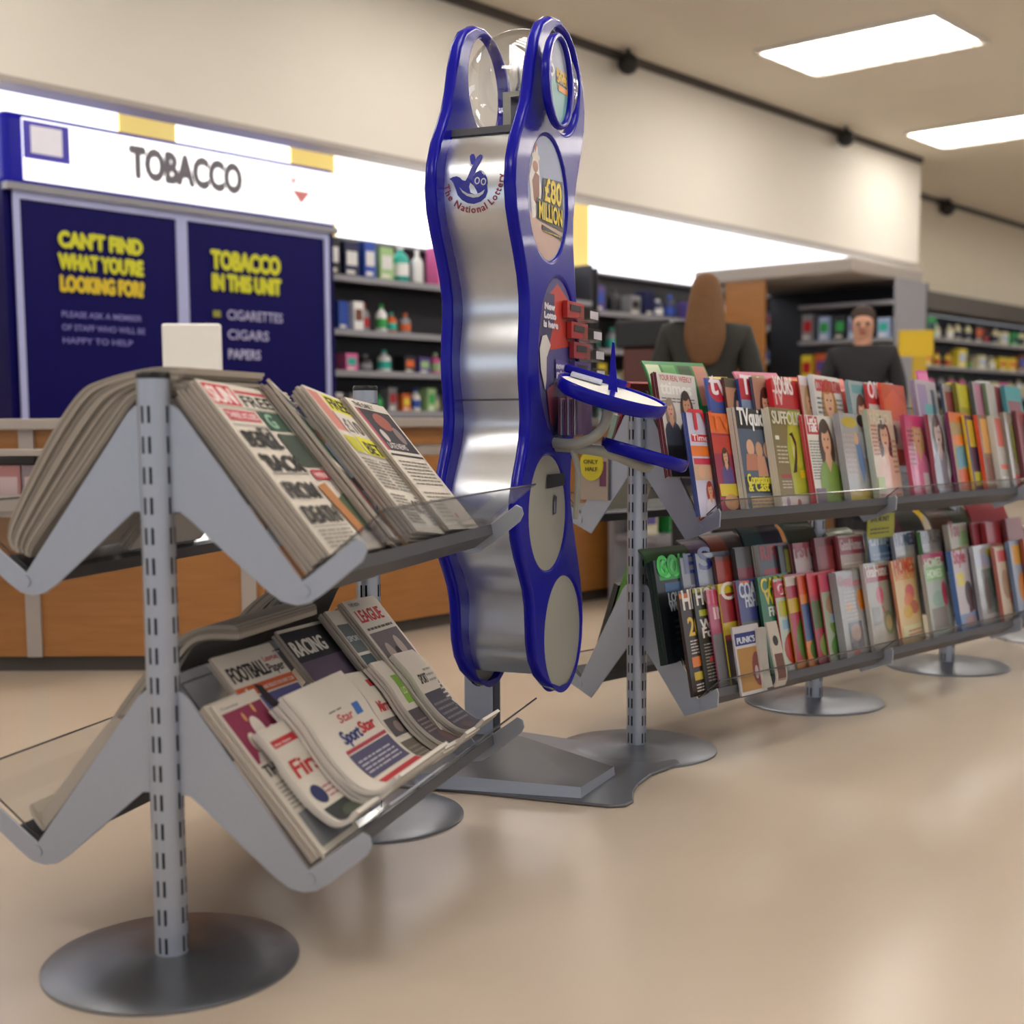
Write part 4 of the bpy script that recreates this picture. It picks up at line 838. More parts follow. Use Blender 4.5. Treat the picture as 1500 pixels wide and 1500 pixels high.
newspile(1, .25, .545, zL+.02, 50, .19, .25, 3, 12, .036, greent, 'newspaper', 'folded newspaper with a light green box in the lower tray', 'folded copies under the newspaper with the green box', prof=jprof(.235, .05), T=.008)
newspile(1, .25, .67, zL+.02, 50, .2, .25, 3, 10, .034, darkt, 'newspaper', 'folded dark grey newspaper at the far end of the lower front row', 'folded copies under the dark grey folded newspaper', prof=jprof(.23, .05), T=.008)
# piles draped over the ridge from the far side
def drape(R, t, w, z0, n, over, label, grp, col=NP, T=.009, s_bot=.25, crest=.985, inner='a8a298', rough=.0, up=0.):
    for j in range(n):
        o_ = j*T; e = random.uniform(-.012, .012); nb = .0766  # normal offsets of the left slope
        # drawn in rack plan: out = -s, up = z
        base = [(s_bot + .012 + o_*.35, z0 + .02 + o_*.2), (s_bot - .0 + o_*.55, z0 + .045 + o_*.35), (.155 + o_*.8, z0 + .155 + o_*.55), (.085 + o_*.8, z0 + .24 + o_*.6), (.045 + o_*.7, z0 + .287 + up*.5 + o_*.35), (.01, z0 + .306 + up + o_*.35), (-over + e, z0 + .305 + up*1.2 + o_*.35)]
        mb = bent(w, [(p, q) for p, q in base], T*.88, col, None, PR, edge='a39a8e' if j % 3 else '857c72', inner=inner)
        o = mb.obj('newspaper', M=Matrix.Translation(R(0, t + random.uniform(-.006, .006), 0)) @ Matrix((( -R.T.x*-1, R.S.x, 0, 0), (-R.T.y*-1, R.S.y, 0, 0), (0, 0, 1, 0), (0, 0, 0, 1))))
        if j == n-1: tag(o, label, 'newspaper')
        else: tag(o, grp, 'newspaper', grp)
drape(R1, .01, .27, .672, 14, .045, 'top newspaper of the thick pile draped over the upper ridge', 'newspaper within the thick pile draped over the upper ridge', T=.0066)
newspile(-1, .258, .58, zU, 50, .27, .372, 5, 0, .004, third, 'newspaper', 'outer newspaper of the second pile on the far side of the upper tray', 'newspaper within the second pile on the far side of the upper tray')
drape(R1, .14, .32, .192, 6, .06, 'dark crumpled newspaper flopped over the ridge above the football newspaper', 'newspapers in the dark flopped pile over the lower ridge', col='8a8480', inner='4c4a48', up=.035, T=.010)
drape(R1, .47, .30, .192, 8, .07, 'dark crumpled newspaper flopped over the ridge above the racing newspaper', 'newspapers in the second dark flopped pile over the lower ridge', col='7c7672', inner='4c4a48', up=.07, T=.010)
# small pile on the far side of the lower tray
for j in range(4):
    o_ = j*.008
    pr = [(.285 + o_*.5, .232 + o_*.4), (.262 + o_*.5, .205 + o_*.8), (.25 + o_*.6, .215 + o_*.7), (.16 + o_*.8, .32 + o_*.55), (.11 + o_*.7, .385 + o_*.4), (.08 + o_, .41)]
    mb = bent(.13, pr, .0075, 'b8b0a4', None, PR, edge='b0a79b')
    o = mb.obj('newspaper', M=Matrix.Translation(R1(0, .012 + .004*j, 0)) @ Matrix(((R1.T.x, R1.S.x, 0, 0), (R1.T.y, R1.S.y, 0, 0), (0, 0, 1, 0), (0, 0, 0, 1))))
    g_ = 'curled newspapers on the far side of the lower tray'
    tag(o, 'outermost curled newspaper on the far side of the lower tray' if j == 3 else 'curled newspaper under the outermost one on the lower far side', 'newspaper', g_ if j < 3 else None)

# ================================================================== MAGAZINES on the long rack
G_ = 'gloss_print'
SK, SK2 = 'd8a888', 'c89878'
def M_(bg, title, tc, ts=.2, tw=.9, fig=None, ex=(), band=None, spine=None, lab=None, m=None, tv=.84, n=None, noun=None):
    sp = []
    if fig: sp.append(('f', *fig))
    if band: sp.append(('r', 0, tv-.03, 1, .99, band))
    sp += list(ex)
    sp.append(('t', .05, tv, ts, title, tc, dict(w=tw)))
    return dict(bg=bg, spec=sp, spine=spine, lab=lab, m=m or G_, n=n)
lines = lambda a, b, c, d, n, col: ('l', a, b, c, d, n, col)
UF = [  # upper front row: t, magazine
 (-.03, M_('c8c4dc', 'TV', 'cc2034', .26, .62, None, [('r', .05, .72, .8, .79, 'cc2034'), ('t', .08, .73, .08, 'Times', 'f0e0e4', dict(w=.5)), ('r', 0, .58, .6, .68, 'e87828'), ('r', .03, .5, .7, .56, 'c8304c'), ('r', 0, .35, .9, .5, 'c8a890'), ('e', .2, .43, .09, .06, SK), ('e', .45, .43, .09, .06, SK), ('e', .7, .43, .09, .06, SK), ('f', .35, .0, .34, 'a83020', SK, 'd8d0e0'), ('r', .5, .02, 1, .16, '3c3c9c'), lines(.55, .04, .95, .14, 3, 'c8c8e8')], spine='4a5a9c', lab='pale lilac television magazine with a red title')),
 (.065, M_('c85020', 'TV', 'e8702a', .2, .5, None, [('r', 0, .8, 1, 1, 'e06a20'), ('r', 0, .0, 1, .8, '9a2a4a'), ('r', .0, .6, .6, .78, 'c03a2c'), ('f', .3, .3, .36, '4a2a1c', SK, '5a4a8a'), ('r', .02, .18, .5, .3, 'd8c030'), ('e', .3, .12, .2, .08, 'c8986c'), ('r', .7, .0, 1, .9, 'a02030')], spine='2c1c28', lab='orange and crimson television magazine')),
 (.17, M_('4a5a70', 'TVquick', 'f0f0f0', .22, .86, None, [('r', 0, .8, 1, 1, '141820'), ('e', .3, .62, .11, .08, SK), ('g', [(.1,.4),(.5,.4),(.45,.56),(.16,.56)], 'b8785c'), ('e', .55, .6, .1, .08, SK2), ('g', [(.42,.3),(.75,.3),(.68,.54),(.46,.54)], 'c89074'), ('e', .78, .6, .1, .08, SK), ('r', .02, .18, .9, .34, '15151c'), ('t', .08, .27, .13, 'Coronation', 'e0d828', dict(w=.7)), ('t', .08, .2, .13, '& Cast', 'e0d828', dict(w=.6)), ('r', .1, .02, .9, .15, 'b8a870'), lines(.12, .03, .85, .13, 3, '6a4a7a')], spine='c8c4b8', lab='magazine with a black TV title band and three faces')),
 (.33, M_('7c6c3c', 'SUFFOLK', 'd8d4c0', .17, .9, None, [('g', [(.45,.12),(1,.12),(1,.98),(.6,.98),(.42,.6)], 'a8b030'), ('e', .75, .65, .2, .25, 'c0c040'), ('g', [(.5,.35),(.62,.5),(.68,.62),(.6,.72),(.52,.74),(.64,.76),(.73,.66),(.7,.52),(.62,.36)], '1c1c18'), ('g', [(.57,.5),(.62,.56),(.63,.64),(.6,.62)], 'e4e0d8'), ('r', .08, .68, .2, .72, 'e8e4d8'), lines(.08, .45, .4, .64, 5, 'c8c0a4'), ('r', .1, .3, .42, .34, 'a03838'), lines(.1, .2, .4, .29, 3, 'c8b8a0'), ('r', .72, .3, .95, .38, 'e0c020'), ('r', 0, 0, 1, .12, 'dcd4d0'), ('e', .2, .06, .06, .05, 'a080a0'), ('e', .55, .05, .06, .04, 'b06050')], spine='cfc8b8', lab='olive green county magazine with a dark bird', n=5)),
 (.515, M_('dcdcd4', '', 'c82030', .1, .1, None, [('r', .02, .79, .42, .99, 'b82834'), ('t', .06, .9, .12, "Let's", 'f4ecec', dict(w=.32)), ('t', .06, .82, .12, 'Talk', 'f4ecec', dict(w=.3)), lines(.03, .3, .42, .74, 14, '7a7a78'), ('f', .62, .04, .92, '4a3428', SK, '7c9c3c', dict(r=.8)), ('r', .02, .03, .35, .2, '6c5c70'), ('r', 0, 0, 1, .03, 'c84050')], spine='b83040', lab='white magazine with a red title box and a person in a green top', n=4)),
 (.7, M_('a8a8a8', '', 'c8b820', .1, .1, None, [('e', .35, .9, .28, .06, 'c8b020'), ('e', .8, .93, .15, .07, '2a2a28'), ('g', [(.45,.75),(.62,.78),(.72,.4),(.6,.2),(.5,.4)], '5a7cb8'), ('e', .52, .72, .09, .07, SK), ('r', .0, .0, 1, .14, 'c8b018'), lines(.05, .3, .42, .8, 9, 'c8b0b4'), ('r', .7, .5, .95, .8, 'b8c0c8')], m='shrink_print', spine='9a9aa0', lab='grey wrapped magazine with yellow patches', n=4)),
 (.865, M_('d8c4ac', 'FASHION', 'e4dcc8', .15, .9, None, [('f', .55, .05, .88, '3a2420', SK, 'e4bca8', dict(r=.75)), lines(.04, .5, .32, .85, 8, 'c87c7c'), lines(.76, .3, .96, .7, 7, 'b88c70'), ('r', .02, .1, .3, .26, 'a8bc60'), lines(.05, .02, .9, .09, 2, 'b87880')], m='shrink_print', spine='a8b0a0', lab='pale peach magazine with a dark-haired person', n=4)),
 (1.09, M_('c83868', '', 'd8307c', .14, .9, None, [('f', .5, .12, .86, 'c09858', SK, 'e47ca4', dict(r=.8)), lines(.05, .4, .3, .85, 8, '8c2040'), ('r', .0, .86, 1, 1, 'd02c74'), ('r', .5, .02, .75, .3, 'e4d4d8')], m='shrink_print', spine='a82c50', lab='hot pink wrapped magazine with a fair-haired person', n=3)),
 (1.25, M_('b0acb4', '', 'e04a20', .1, .1, None, [('f', .35, .1, .9, '5a4c48', 'c8b8b0', '8a8c98'), ('g', [(.6,.1),(.75,.4),(.66,.55),(.55,.3)], 'ececf0'), ('e', .8, .18, .18, .08, 'a83c84')], m='shrink_print', spine='8c2c40', lab='silver grey wrapped magazine with a long-haired person', n=3)),
 (1.39, M_('a89060', '', 'e0a020', .1, .1, None, [('r', 0, .88, 1, 1, 'd86c18'), ('r', .05, .6, .9, .72, 'e0781c'), ('g', [(.1,.3),(.6,.35),(.5,.6),(.1,.55)], '4c90a8'), ('g', [(.1,.05),(.9,.05),(.9,.3),(.1,.3)], 'c84c24')], spine='6c1c50', lab='orange topped puzzle magazine', n=3)),
 (1.51, M_('40304c', '', 'e0a020', .1, .1, None, [('r', .1, .6, .9, .95, 'c8b030'), ('r', .1, .3, .9, .55, '20304c'), ('r', .1, .1, .9, .28, 'b8c040')], spine='d8b430', lab='dark purple magazine with a yellow panel', n=3)),
 (1.6, M_('806040', '', 'e0a020', .1, .1, None, [('r', .1, .5, .9, .95, 'd89c40'), ('r', .1, .1, .9, .45, '7c4030')], spine='d84c2c', lab='brown magazine with an amber panel', n=3)),
 (1.7, M_('b4b0a8', '', 'e0a020', .1, .1, None, [('r', .1, .6, .5, .98, 'c85c4c'), ('r', .1, .3, .9, .36, 'e05c3c'), ('r', .1, .05, .9, .2, 'dcd8d4')], spine='c8c4bc', lab='stone coloured magazine with a coral bar', n=4)),
 (1.8, M_('a09a8c', '', 'e0a020', .1, .1, None, [('e', .5, .6, .3, .3, '8c9850'), ('r', .1, .05, .9, .2, 'c86c60')], m='shrink_print', spine='80786c', lab='drab green and coral wrapped magazine', n=3)),
 (1.9, M_('8a2c34', '', 'e0a020', .1, .1, None, [('e', .5, .6, .3, .3, '4c2024'), ('r', .1, .05, .9, .2, 'c8a060')], spine='601c28', lab='maroon magazine with a tan base strip', n=3)),
 (2.01, M_('c8bcb0', 'CRAFT', 'b04c6c', .2, .9, None, [('e', .5, .5, .3, .2, 'c87c8c')], spine='b0a49c', lab='cream craft magazine at the edge of view', n=3)),
]
UB = [
 (-.06, M_('d4d0cc', '', '3c3c40', .18, .9, None, [('t', .06, .93, .07, 'YOUR REAL WEEKLY', 'b03840', dict(w=.85)), ('t', .06, .8, .16, 'ttimes', 'e8e8e4', dict(w=.8)), lines(.05, .72, .9, .78, 2, '6a6a6c'), ('f', .22, .3, .46, '8a7a70', 'cc9c84', '3c4454', dict(long=False)), ('f', .66, .26, .58, '2a1c18', 'c08c6c', '181818', dict(long=False)), ('r', 0, 0, 1, .3, '161618'), ('r', .5, .08, .62, .1, 'b03840')], spine='6c2c34', lab='white celebrity magazine with two faces over black', n=4)),
 (.17, M_('3c54a0', 'tv', 'f0e4ec', .3, .5, None, [('e', .28, .88, .26, .12, 'c82440'), ('f', .75, .2, .6, '2c2420', SK, '3a3038'), ('e', .22, .42, .16, .1, 'd85c28'), lines(.05, .1, .5, .3, 3, 'c8c8e0')], spine='4a60ac', lab='royal blue magazine with a white tv title', n=7)),
 (.25, M_('b07c60', '', 'ffffff', .1, .5, None, [('r', 0, .9, 1, 1, '48402c'), ('f', .4, .1, .8, '2c2420', SK, '6a4c40')], spine='50302c', lab='tan magazine filled by a face', n=2)),
 (.32, M_('7c90b0', 'TV', 'f0e4ec', .28, .62, None, [('r', 0, .78, .7, 1, 'b82438'), ('e', .3, .3, .2, .1, 'd86c28'), ('f', .8, .2, .6, '3c2420', SK, '983048')], spine='2c448c', lab='grey blue magazine with a white TV title on red', n=5)),
 (.385, M_('a87c68', '', 'f0e4ec', .28, .62, None, [('f', .35, .2, .7, '3c2018', SK, 'a05c4c'), ('f', .8, .2, .65, '8c6438', SK, 'c0a090')], spine='404058', lab='magazine with two overlapping faces, dark and fair hair', n=2)),
 (.465, M_('b8242c', 'YOURS', 'f0e4e4', .24, .62, None, [('t', .05, .93, .06, 'TV NEWS', 'e8e0e0', dict(w=.5)), ('t', .0, .72, .2, 'TV', 'e4b8bc', dict(w=.3)), ('r', .35, .0, 1, .62, 'd4d4dc'), ('r', .38, .5, .95, .6, '5c8cc4'), ('e', .65, .3, .2, .15, SK)], spine='c8202c', lab='bright red magazine with a bold white title', n=4)),
 (.635, M_('c4a490', '', 'f0e4ec', .28, .62, None, [('r', 0, .9, 1, 1, 'd8ccd0'), ('f', .3, .2, .7, 'b08c60', SK, 'c05048')], spine='a83c48', lab='pale magazine sliver with a fair-haired face', n=2)),
 (.69, M_('dcd8d4', 'COSMOPOLITAN', 'c42c34', .17, .92, None, [('f', .48, .05, .92, 'b0803c', SK, 'd8541c', dict(r=.85)), lines(.04, .4, .28, .8, 8, '5c6c78'), lines(.74, .4, .97, .8, 8, '8c8c8c')], spine='c8ccd0', lab='white magazine with a wide red title and a person in orange', n=3)),
 (.895, M_('9cacb0', '', 'f0e4ec', .28, .62, None, [('r', .1, .86, .6, .96, '5c9ca4'), ('f', .4, .05, .8, '4c3428', SK, '6cacb4'), ('e', .8, .8, .12, .1, 'c83440')], spine='7c9ca4', lab='teal and grey magazine beside the white one with the orange figure', n=3)),
 (1.005, M_('ccc4c0', 'OK', 'f0e4ec', .26, .5, None, [('r', .0, .76, .5, 1, 'bc2028'), ('e', .75, .85, .12, .12, '3c2c2c'), ('r', .1, .3, .9, .6, 'c87c70')], spine='c03038', lab='magazine with two white letters on a red corner', n=3)),
 (1.09, M_('d05838', '', 'f0e4ec', .26, .5, None, [('g', [(.1,.55),(.9,.55),(.95,.75),(.5,.95),(.05,.8)], 'e4643c'), ('r', .0, .2, 1, .55, 'c8a498'), ('e', .3, .38, .1, .12, '5c5c60'), ('e', .65, .38, .12, .14, '3c3430')], m='shrink_print', spine='d04c34', lab='coral orange wrapped magazine', n=3)),
 (1.3, M_('b8b4bc', '', 'f0e4ec', .26, .5, None, [('r', .08, .3, .5, .95, 'a08cb8'), ('r', .3, .2, .9, .72, '6cb0b8'), ('r', .7, .1, .85, .9, '4c5c6c')], spine='8c84a0', lab='lilac and turquoise magazine', n=4)),
 (1.51, M_('9c9490', '', 'f0e4ec', .26, .5, None, [('r', .1, .2, .9, .9, '8c3c44')], spine='3c4460', lab='grey magazine with a brick red panel', n=3)),
 (1.6, M_('a8a020', '', 'f0e4ec', .26, .5, None, [('r', .1, .7, .9, .98, 'c8c030'), ('r', .1, .4, .9, .6, 'd4c81c')], spine='706c1c', lab='mustard yellow magazine', n=3)),
 (1.72, M_('a098a0', '', 'f0e4ec', .26, .5, None, [('r', .1, .4, .9, .98, 'b87c98')], spine='404048', lab='grey magazine with a mauve panel', n=3)),
 (1.82, M_('b8b4b0', '', 'f0e4ec', .26, .5, None, [('r', .5, .2, .9, .98, '902c34')], spine='58744c', lab='light grey magazine with a deep red panel', n=3)),
 (1.97, M_('44a0a8', '', 'f0e4ec', .26, .5, None, [('r', .1, .2, .9, .8, '8c5464')], spine='3c8088', lab='turquoise magazine at the edge of view', n=3)),
]
LF = [
 (-.045, M_('2c1c14', 'HISTORY', 'dcd4cc', .26, 1.3, None, [('r', 0, .95, .6, 1, 'c86c24'), ('t', .12, .58, .24, '20', 'd8b428', dict(w=.36)), lines(.12, .4, .6, .55, 5, 'c8c0b8'), ('r', .1, .27, .55, .37, 'd87420'), ('r', .1, .14, .55, .22, 'c0a828'), lines(.12, .03, .6, .12, 3, 'd8d0c8'), ('e', .6, .5, .3, .1, '6c3418')], spine='3c2c24', lab='dark brown magazine with a white H title', n=4)),
 (.02, M_('2a2c24', 'HORSE', 'e4e0d8', .22, .95, None, [('r', 0, .96, .8, 1, '9c9c28'), ('r', .1, .73, .9, .79, 'a8b028'), ('t', .1, .6, .14, 'Will', 'e4e0d8', dict(w=.5)), ('t', .1, .52, .14, 'For', 'e4e0d8', dict(w=.45)), lines(.1, .1, .7, .48, 12, '9a968c'), ('r', .2, .28, .6, .33, 'b04438')], spine='1c1c18', lab='near black magazine with a cropped white HOR title', n=2)),
 (.08, M_('b85c7c', 'IN', 'c42c5c', .2, .5, None, [('r', 0, .86, 1, 1, 'cc7c90'), ('r', 0, .0, 1, .55, '84848c'), ('t', .1, .7, .16, 'IN', 'e8c0cc', dict(w=.4))], spine='a04c6c', lab='dusty pink magazine sliver', n=1)),
 (.135, M_('a02c34', 'C', 'e8e4d8', .24, .4, None, [('r', 0, .9, 1, 1, 'd4bc28'), ('r', 0, .5, .5, .62, 'd0b830'), ('r', 0, 0, 1, .45, '50342c')], spine='c8b430', lab='red magazine with a yellow top edge', n=1)),
 (.21, M_('3c4484', 'COARSE', 'ccd4e0', .2, .86, None, [('t', .2, .74, .17, 'FISHING', 'ccd4e0', dict(w=.7)), ('r', .1, .97, .4, 1, 'd86c2c'), ('r', .0, .1, 1, .6, '5c6058'), ('e', .6, .3, .3, .12, '94684c'), ('e', .4, .25, .15, .1, 'a83c2c')], spine='9c3c3c', lab='slate blue fishing magazine', n=2)),
 (.315, M_('24704c', 'CARP', 'd8c828', .2, .8, None, [('t', .15, .72, .18, 'WIN', 'd8c828', dict(w=.6)), ('t', .2, .6, .13, 'FREE', 'd4dcd4', dict(w=.5)), lines(.15, .45, .7, .56, 3, '80b090'), ('r', .2, .08, .95, .42, 'c8c0b4'), ('r', .23, .1, .95, .4, '98301c'), ('e', .6, .25, .2, .1, 'c86c2c')], spine='1c5c3c', lab='emerald green magazine with yellow lettering', n=3)),
 (.395, M_('b8c4b8', 'GRO', 'd44c64', .18, .6, None, [('r', 0, .8, 1, .97, 'b82c3c'), ('t', .1, .83, .15, 'GRO', 'e8dcdc', dict(w=.6)), ('r', .05, .6, .9, .76, 'b8b430'), ('r', .1, .46, .8, .56, '84acc8'), ('e', .4, .25, .35, .18, 'a8301c'), ('r', .1, .02, .7, .08, 'e4dcdc')], spine='b83040', lab='gardening magazine with a red band and red blooms', n=2)),
 (.455, M_('a83c54', '', 'e4e0e0', .2, .6, None, [('r', 0, .88, .7, .98, 'c8c0b8'), ('r', 0, .6, .5, .75, 'c8a830'), ('e', .5, .3, .4, .25, '5c7c34'), ('r', 0, .02, 1, .1, 'd08c34')], spine='d0a040', lab='rose red magazine with a leafy picture', n=1)),
 (.515, M_('d08034', '', 'e4e0e0', .2, .6, None, [('r', 0, .8, 1, 1, 'cc4c24'), ('r', 0, .3, .6, .7, '3c5484'), ('e', .5, .2, .4, .15, '4c7434')], spine='b84c28', lab='amber magazine with a blue panel', n=2)),
 (.57, M_('9c3444', '', 'e4e0e0', .2, .6, None, [('r', 0, .76, 1, 1, 'c4303c'), ('r', 0, .4, .8, .7, '4c6030'), ('e', .5, .2, .4, .15, '7c9444')], spine='942c34', lab='crimson magazine with a dark green panel', n=2)),
 (.63, M_('a8b4a0', 'Garden', 'd84c70', .18, .9, None, [('r', 0, .8, 1, 1, 'c85c70'), ('e', .4, .65, .3, .12, 'b08c70'), ('e', .5, .42, .35, .12, '7ca048'), ('e', .5, .18, .4, .15, '5c8c3c'), ('r', .2, .45, .6, .55, 'a8c0d8')], spine='c0606c', lab='pale green magazine with a rosy top', n=2)),
 (.69, M_('a0a0a0', 'Good', 'c48890', .15, .5, None, [('t', .3, .82, .13, 'House', 'c06c78', dict(w=.6)), ('e', .82, .66, .16, .13, 'd87c1c'), ('r', .2, .55, .42, .65, 'c89448'), lines(.18, .45, .6, .8, 8, 'c8bcb8'), ('r', .2, .12, .7, .42, '5c5c64'), ('e', .45, .3, .2, .1, '94705c'), ('r', .25, .06, .5, .1, 'c84c54')], m='shrink_print', spine='9c9ca0', lab='grey wrapped household magazine with an orange oval', n=5)),
 (.87, M_('a8a498', 'IdealHome', 'e4d8d4', .17, .86, None, [('r', .02, .78, .98, .95, 'a03440'), ('e', .48, .62, .14, .1, 'cc4c68'), ('g', [(.5,.5),(.56,.5),(.7,.3),(.64,.28)], 'b06848'), ('e', .7, .3, .2, .14, '7c8c68'), ('e', .7, .3, .12, .09, 'b8a880'), ('r', .1, .3, .4, .5, '8c8c88')], m='shrink_print', spine='c0b8b0', lab='stone grey wrapped magazine with white lettering in a maroon box', n=3)),
 (1.05, M_('dcc08c', 'HOMES', 'd04c28', .22, .9, None, [('t', .06, .76, .1, 'INTERIORS', 'd88850', dict(w=.84)), ('e', .6, .6, .2, .1, 'd87078'), ('e', .5, .5, .2, .1, 'e48c68'), ('e', .7, .42, .2, .08, 'c87c68'), ('e', .4, .38, .2, .08, 'd8b048'), ('r', .1, .08, .95, .22, 'd8d4a8'), lines(.3, .1, .9, .19, 2, 'c8605c')], spine='c87c5c', lab='apricot flowery magazine standing raised in front of its neighbours', n=2)),
 (1.24, M_('b0bcb4', 'HOMES', 'd4ecd0', .14, .8, None, [('r', 0, .88, 1, 1, 'b02c60'), ('r', .05, .68, .95, .83, '8cc47c'), ('t', .1, .71, .13, 'HOMES', 'e0f0dc', dict(w=.7)), ('e', .5, .45, .3, .1, '94b4a4'), ('r', .1, .1, .8, .35, '8c847c'), ('e', .8, .5, .12, .15, 'b83c64')], spine='a8a8a0', lab='pale magazine with a green title band and pink top', n=3)),
 (1.43, M_('c4bcc4', 'Style', 'c0345c', .22, .62, None, [('e', .3, .68, .2, .05, 'd8c834'), ('e', .3, .6, .2, .04, 'd8c834'), ('e', .6, .45, .2, .16, '4c4850'), ('g', [(.5,.2),(.8,.25),(.75,.5),(.55,.5)], '5c3840'), ('r', .0, .02, 1, .22, '7c9cc8'), ('e', .5, .12, .3, .08, 'a88c94'), ('r', 0, 0, 1, .02, 'b0408c')], spine='4c74b4', lab='lilac magazine with a pink title and light blue foot', n=4)),
 (1.6, M_('b0b4b8', '', 'c0345c', .22, .62, None, [('r', .1, .75, .8, .9, 'a8b4d0'), ('r', .25, .15, .85, .7, '6c8480'), ('e', .5, .4, .2, .2, '4c5c60'), ('r', .7, .85, .98, .95, 'c8c034')], m='shrink_print', spine='a8a8b0', lab='silvery wrapped magazine with a sage picture', n=3)),
 (1.76, M_('c8b49c', '', 'c0345c', .22, .62, None, [('r', .1, .8, .9, .95, 'c84c48'), ('e', .4, .5, .25, .2, 'a88468'), ('e', .7, .3, .2, .1, 'c86454')], spine='c06c5c', lab='sand coloured magazine with a red bar', n=3)),
 (1.88, M_('94a4bc', '', 'c0345c', .22, .62, None, [('r', .1, .7, .9, .95, 'd8a040'), ('e', .5, .4, .3, .2, 'd08840')], spine='6c80a0', lab='powder blue magazine with an orange panel', n=3)),
 (2.0, M_('c06c50', '', 'c0345c', .22, .62, None, [('r', .1, .1, .9, .5, 'd8c8a8')], spine='a8543c', lab='terracotta magazine at the edge of view', n=3)),
]
LBk = [
 (-.075, M_('14181c', 'GOK', '28c83c', .26, .8, None, [('r', .1, .8, .98, .985, '1ca03c'), ('t', .16, .825, .24, 'GOK', '50e860', dict(w=.72)), ('r', .2, .68, 1, .77, '2c5c8c'), ('t', .24, .58, .12, 'LOVE FOR', 'b0bcc8', dict(w=.7)), ('t', .24, .49, .12, 'WOMEN', 'b0bcc8', dict(w=.6)), ('r', .85, .6, 1, .8, '3c8cb8'), lines(.3, .2, .9, .44, 4, '404850'), ('e', .5, .1, .3, .08, '283040')], spine='20302c', lab='black magazine with a glowing green title block', n=5)),
 (.06, M_('8c8c98', 'E', '34448c', .26, .4, None, [('r', .1, .5, .6, .6, 'c0a848'), ('e', .4, .4, .2, .2, 'a8a090'), lines(.2, .6, .9, .75, 3, 'b8b8c4')], m='shrink_print', spine='7c7c88', lab='grey wrapped magazine with dark blue lettering', n=3)),
 (.13, M_('a0a8b8', 'S', '2c3c90', .3, .4, None, [('r', .2, .4, .9, .68, 'c8bc28'), ('r', .3, .45, .6, .6, '8c8448')], m='shrink_print', spine='34448c', lab='wrapped magazine with a blue S and yellow block', n=3)),
 (.215, M_('8c5044', '', 'c8b8a8', .2, .5, None, [('r', 0, .7, .8, .95, 'b84030'), ('r', 0, .3, 1, .6, '7c7c78')], spine='6c3c38', lab='rust red magazine with a grey lower half', n=3)),
 (.305, M_('5c5c5c', '', 'c8b8a8', .2, .5, None, [('r', 0, .6, .8, .8, '8c3440'), ('g', [(.1,.5),(.9,.6),(.8,.7),(.2,.6)], 'b8b4b0')], spine='3c3c3c', lab='charcoal magazine with a wine red stripe', n=3)),
 (.41, M_('4c5460', 'RIFLE', 'b82c34', .2, .8, None, [('r', .1, .5, .8, .75, 'a02c38'), ('r', .1, .2, .9, .42, '38404c')], spine='c8c4bc', lab='steel blue magazine with a red lettered block', n=4)),
 (.53, M_('3c3c40', '', 'c8b8a8', .2, .5, None, [('r', .2, .7, .8, .95, '888c3c'), ('r', .2, .3, .9, .6, '702c34')], spine='24242c', lab='black magazine with an olive patch', n=3)),
 (.6, M_('c8b4b4', 'PSYCH', 'b85c70', .2, .95, None, [('f', .6, .0, .7, 'b08c58', SK, 'c88c80'), ('r', .0, .94, 1, 1, 'b06470')], spine='74283c', lab='blush pink psychology magazine', n=3)),
 (.72, M_('7c3438', '', 'c8b8a8', .2, .5, None, [('r', .1, .3, .9, .9, '9c4444')], spine='702c34', lab='brick magazine beside the blush pink one', n=3)),
 (.85, M_('b8a498', 'GoodHomes', 'e0ccc8', .16, .86, None, [('r', 0, .79, 1, .98, 'a02c3c'), lines(.1, .6, .9, .72, 3, 'd8d0c0')], spine='942c3c', lab='magazine with a white title on a claret band', n=3)),
 (1.03, M_('5c7ca0', 'Living', 'c8d8e4', .22, .84, None, [('e', .5, .5, .25, .1, '3c4c54'), lines(.1, .66, .9, .78, 2, 'a0b4c8')], m='shrink_print', spine='54749c', lab='denim blue wrapped magazine', n=3)),
 (1.19, M_('a8a4a8', 'HOMES', '3c5484', .2, .86, None, [('r', .1, .4, .9, .76, 'b8b0a4')], m='shrink_print', spine='8c8c94', lab='pearl grey magazine with navy lettering', n=3)),
 (1.37, M_('949094', 'HOUSE', '6c6468', .2, .86, None, [('r', .1, .4, .9, .76, 'a49c94')], m='shrink_print', spine='4c8c34', lab='ash grey magazine with a green edge', n=3)),
 (1.56, M_('c8c4b4', 'You', 'b84460', .26, .5, None, [('r', .45, .72, .95, .9, '94b878'), ('e', .4, .62, .2, .08, 'c8b034'), ('r', .3, .3, .9, .5, 'b0c8c0')], spine='b0a89c', lab='ivory magazine with a pink title and green box', n=4)),
 (1.76, M_('a03440', '', 'c8b8a8', .2, .5, None, [('r', .1, .3, .9, .7, '7c4c54')], spine='98343c', lab='cherry magazine in the lower back row', n=3)),
 (1.84, M_('b4343c', '', 'c8b8a8', .2, .5, None, [('r', .1, .2, .9, .7, 'c08c78'), ('e', .5, .45, .2, .15, 'd8c4b4')], spine='a83038', lab='scarlet magazine with a flesh toned picture', n=4)),
 (2.02, M_('984c4c', '', 'c8b8a8', .2, .5, None, [('r', .1, .2, .9, .7, 'b08c78')], spine='8c3c40', lab='faded red magazine at the edge of view', n=3)),
]
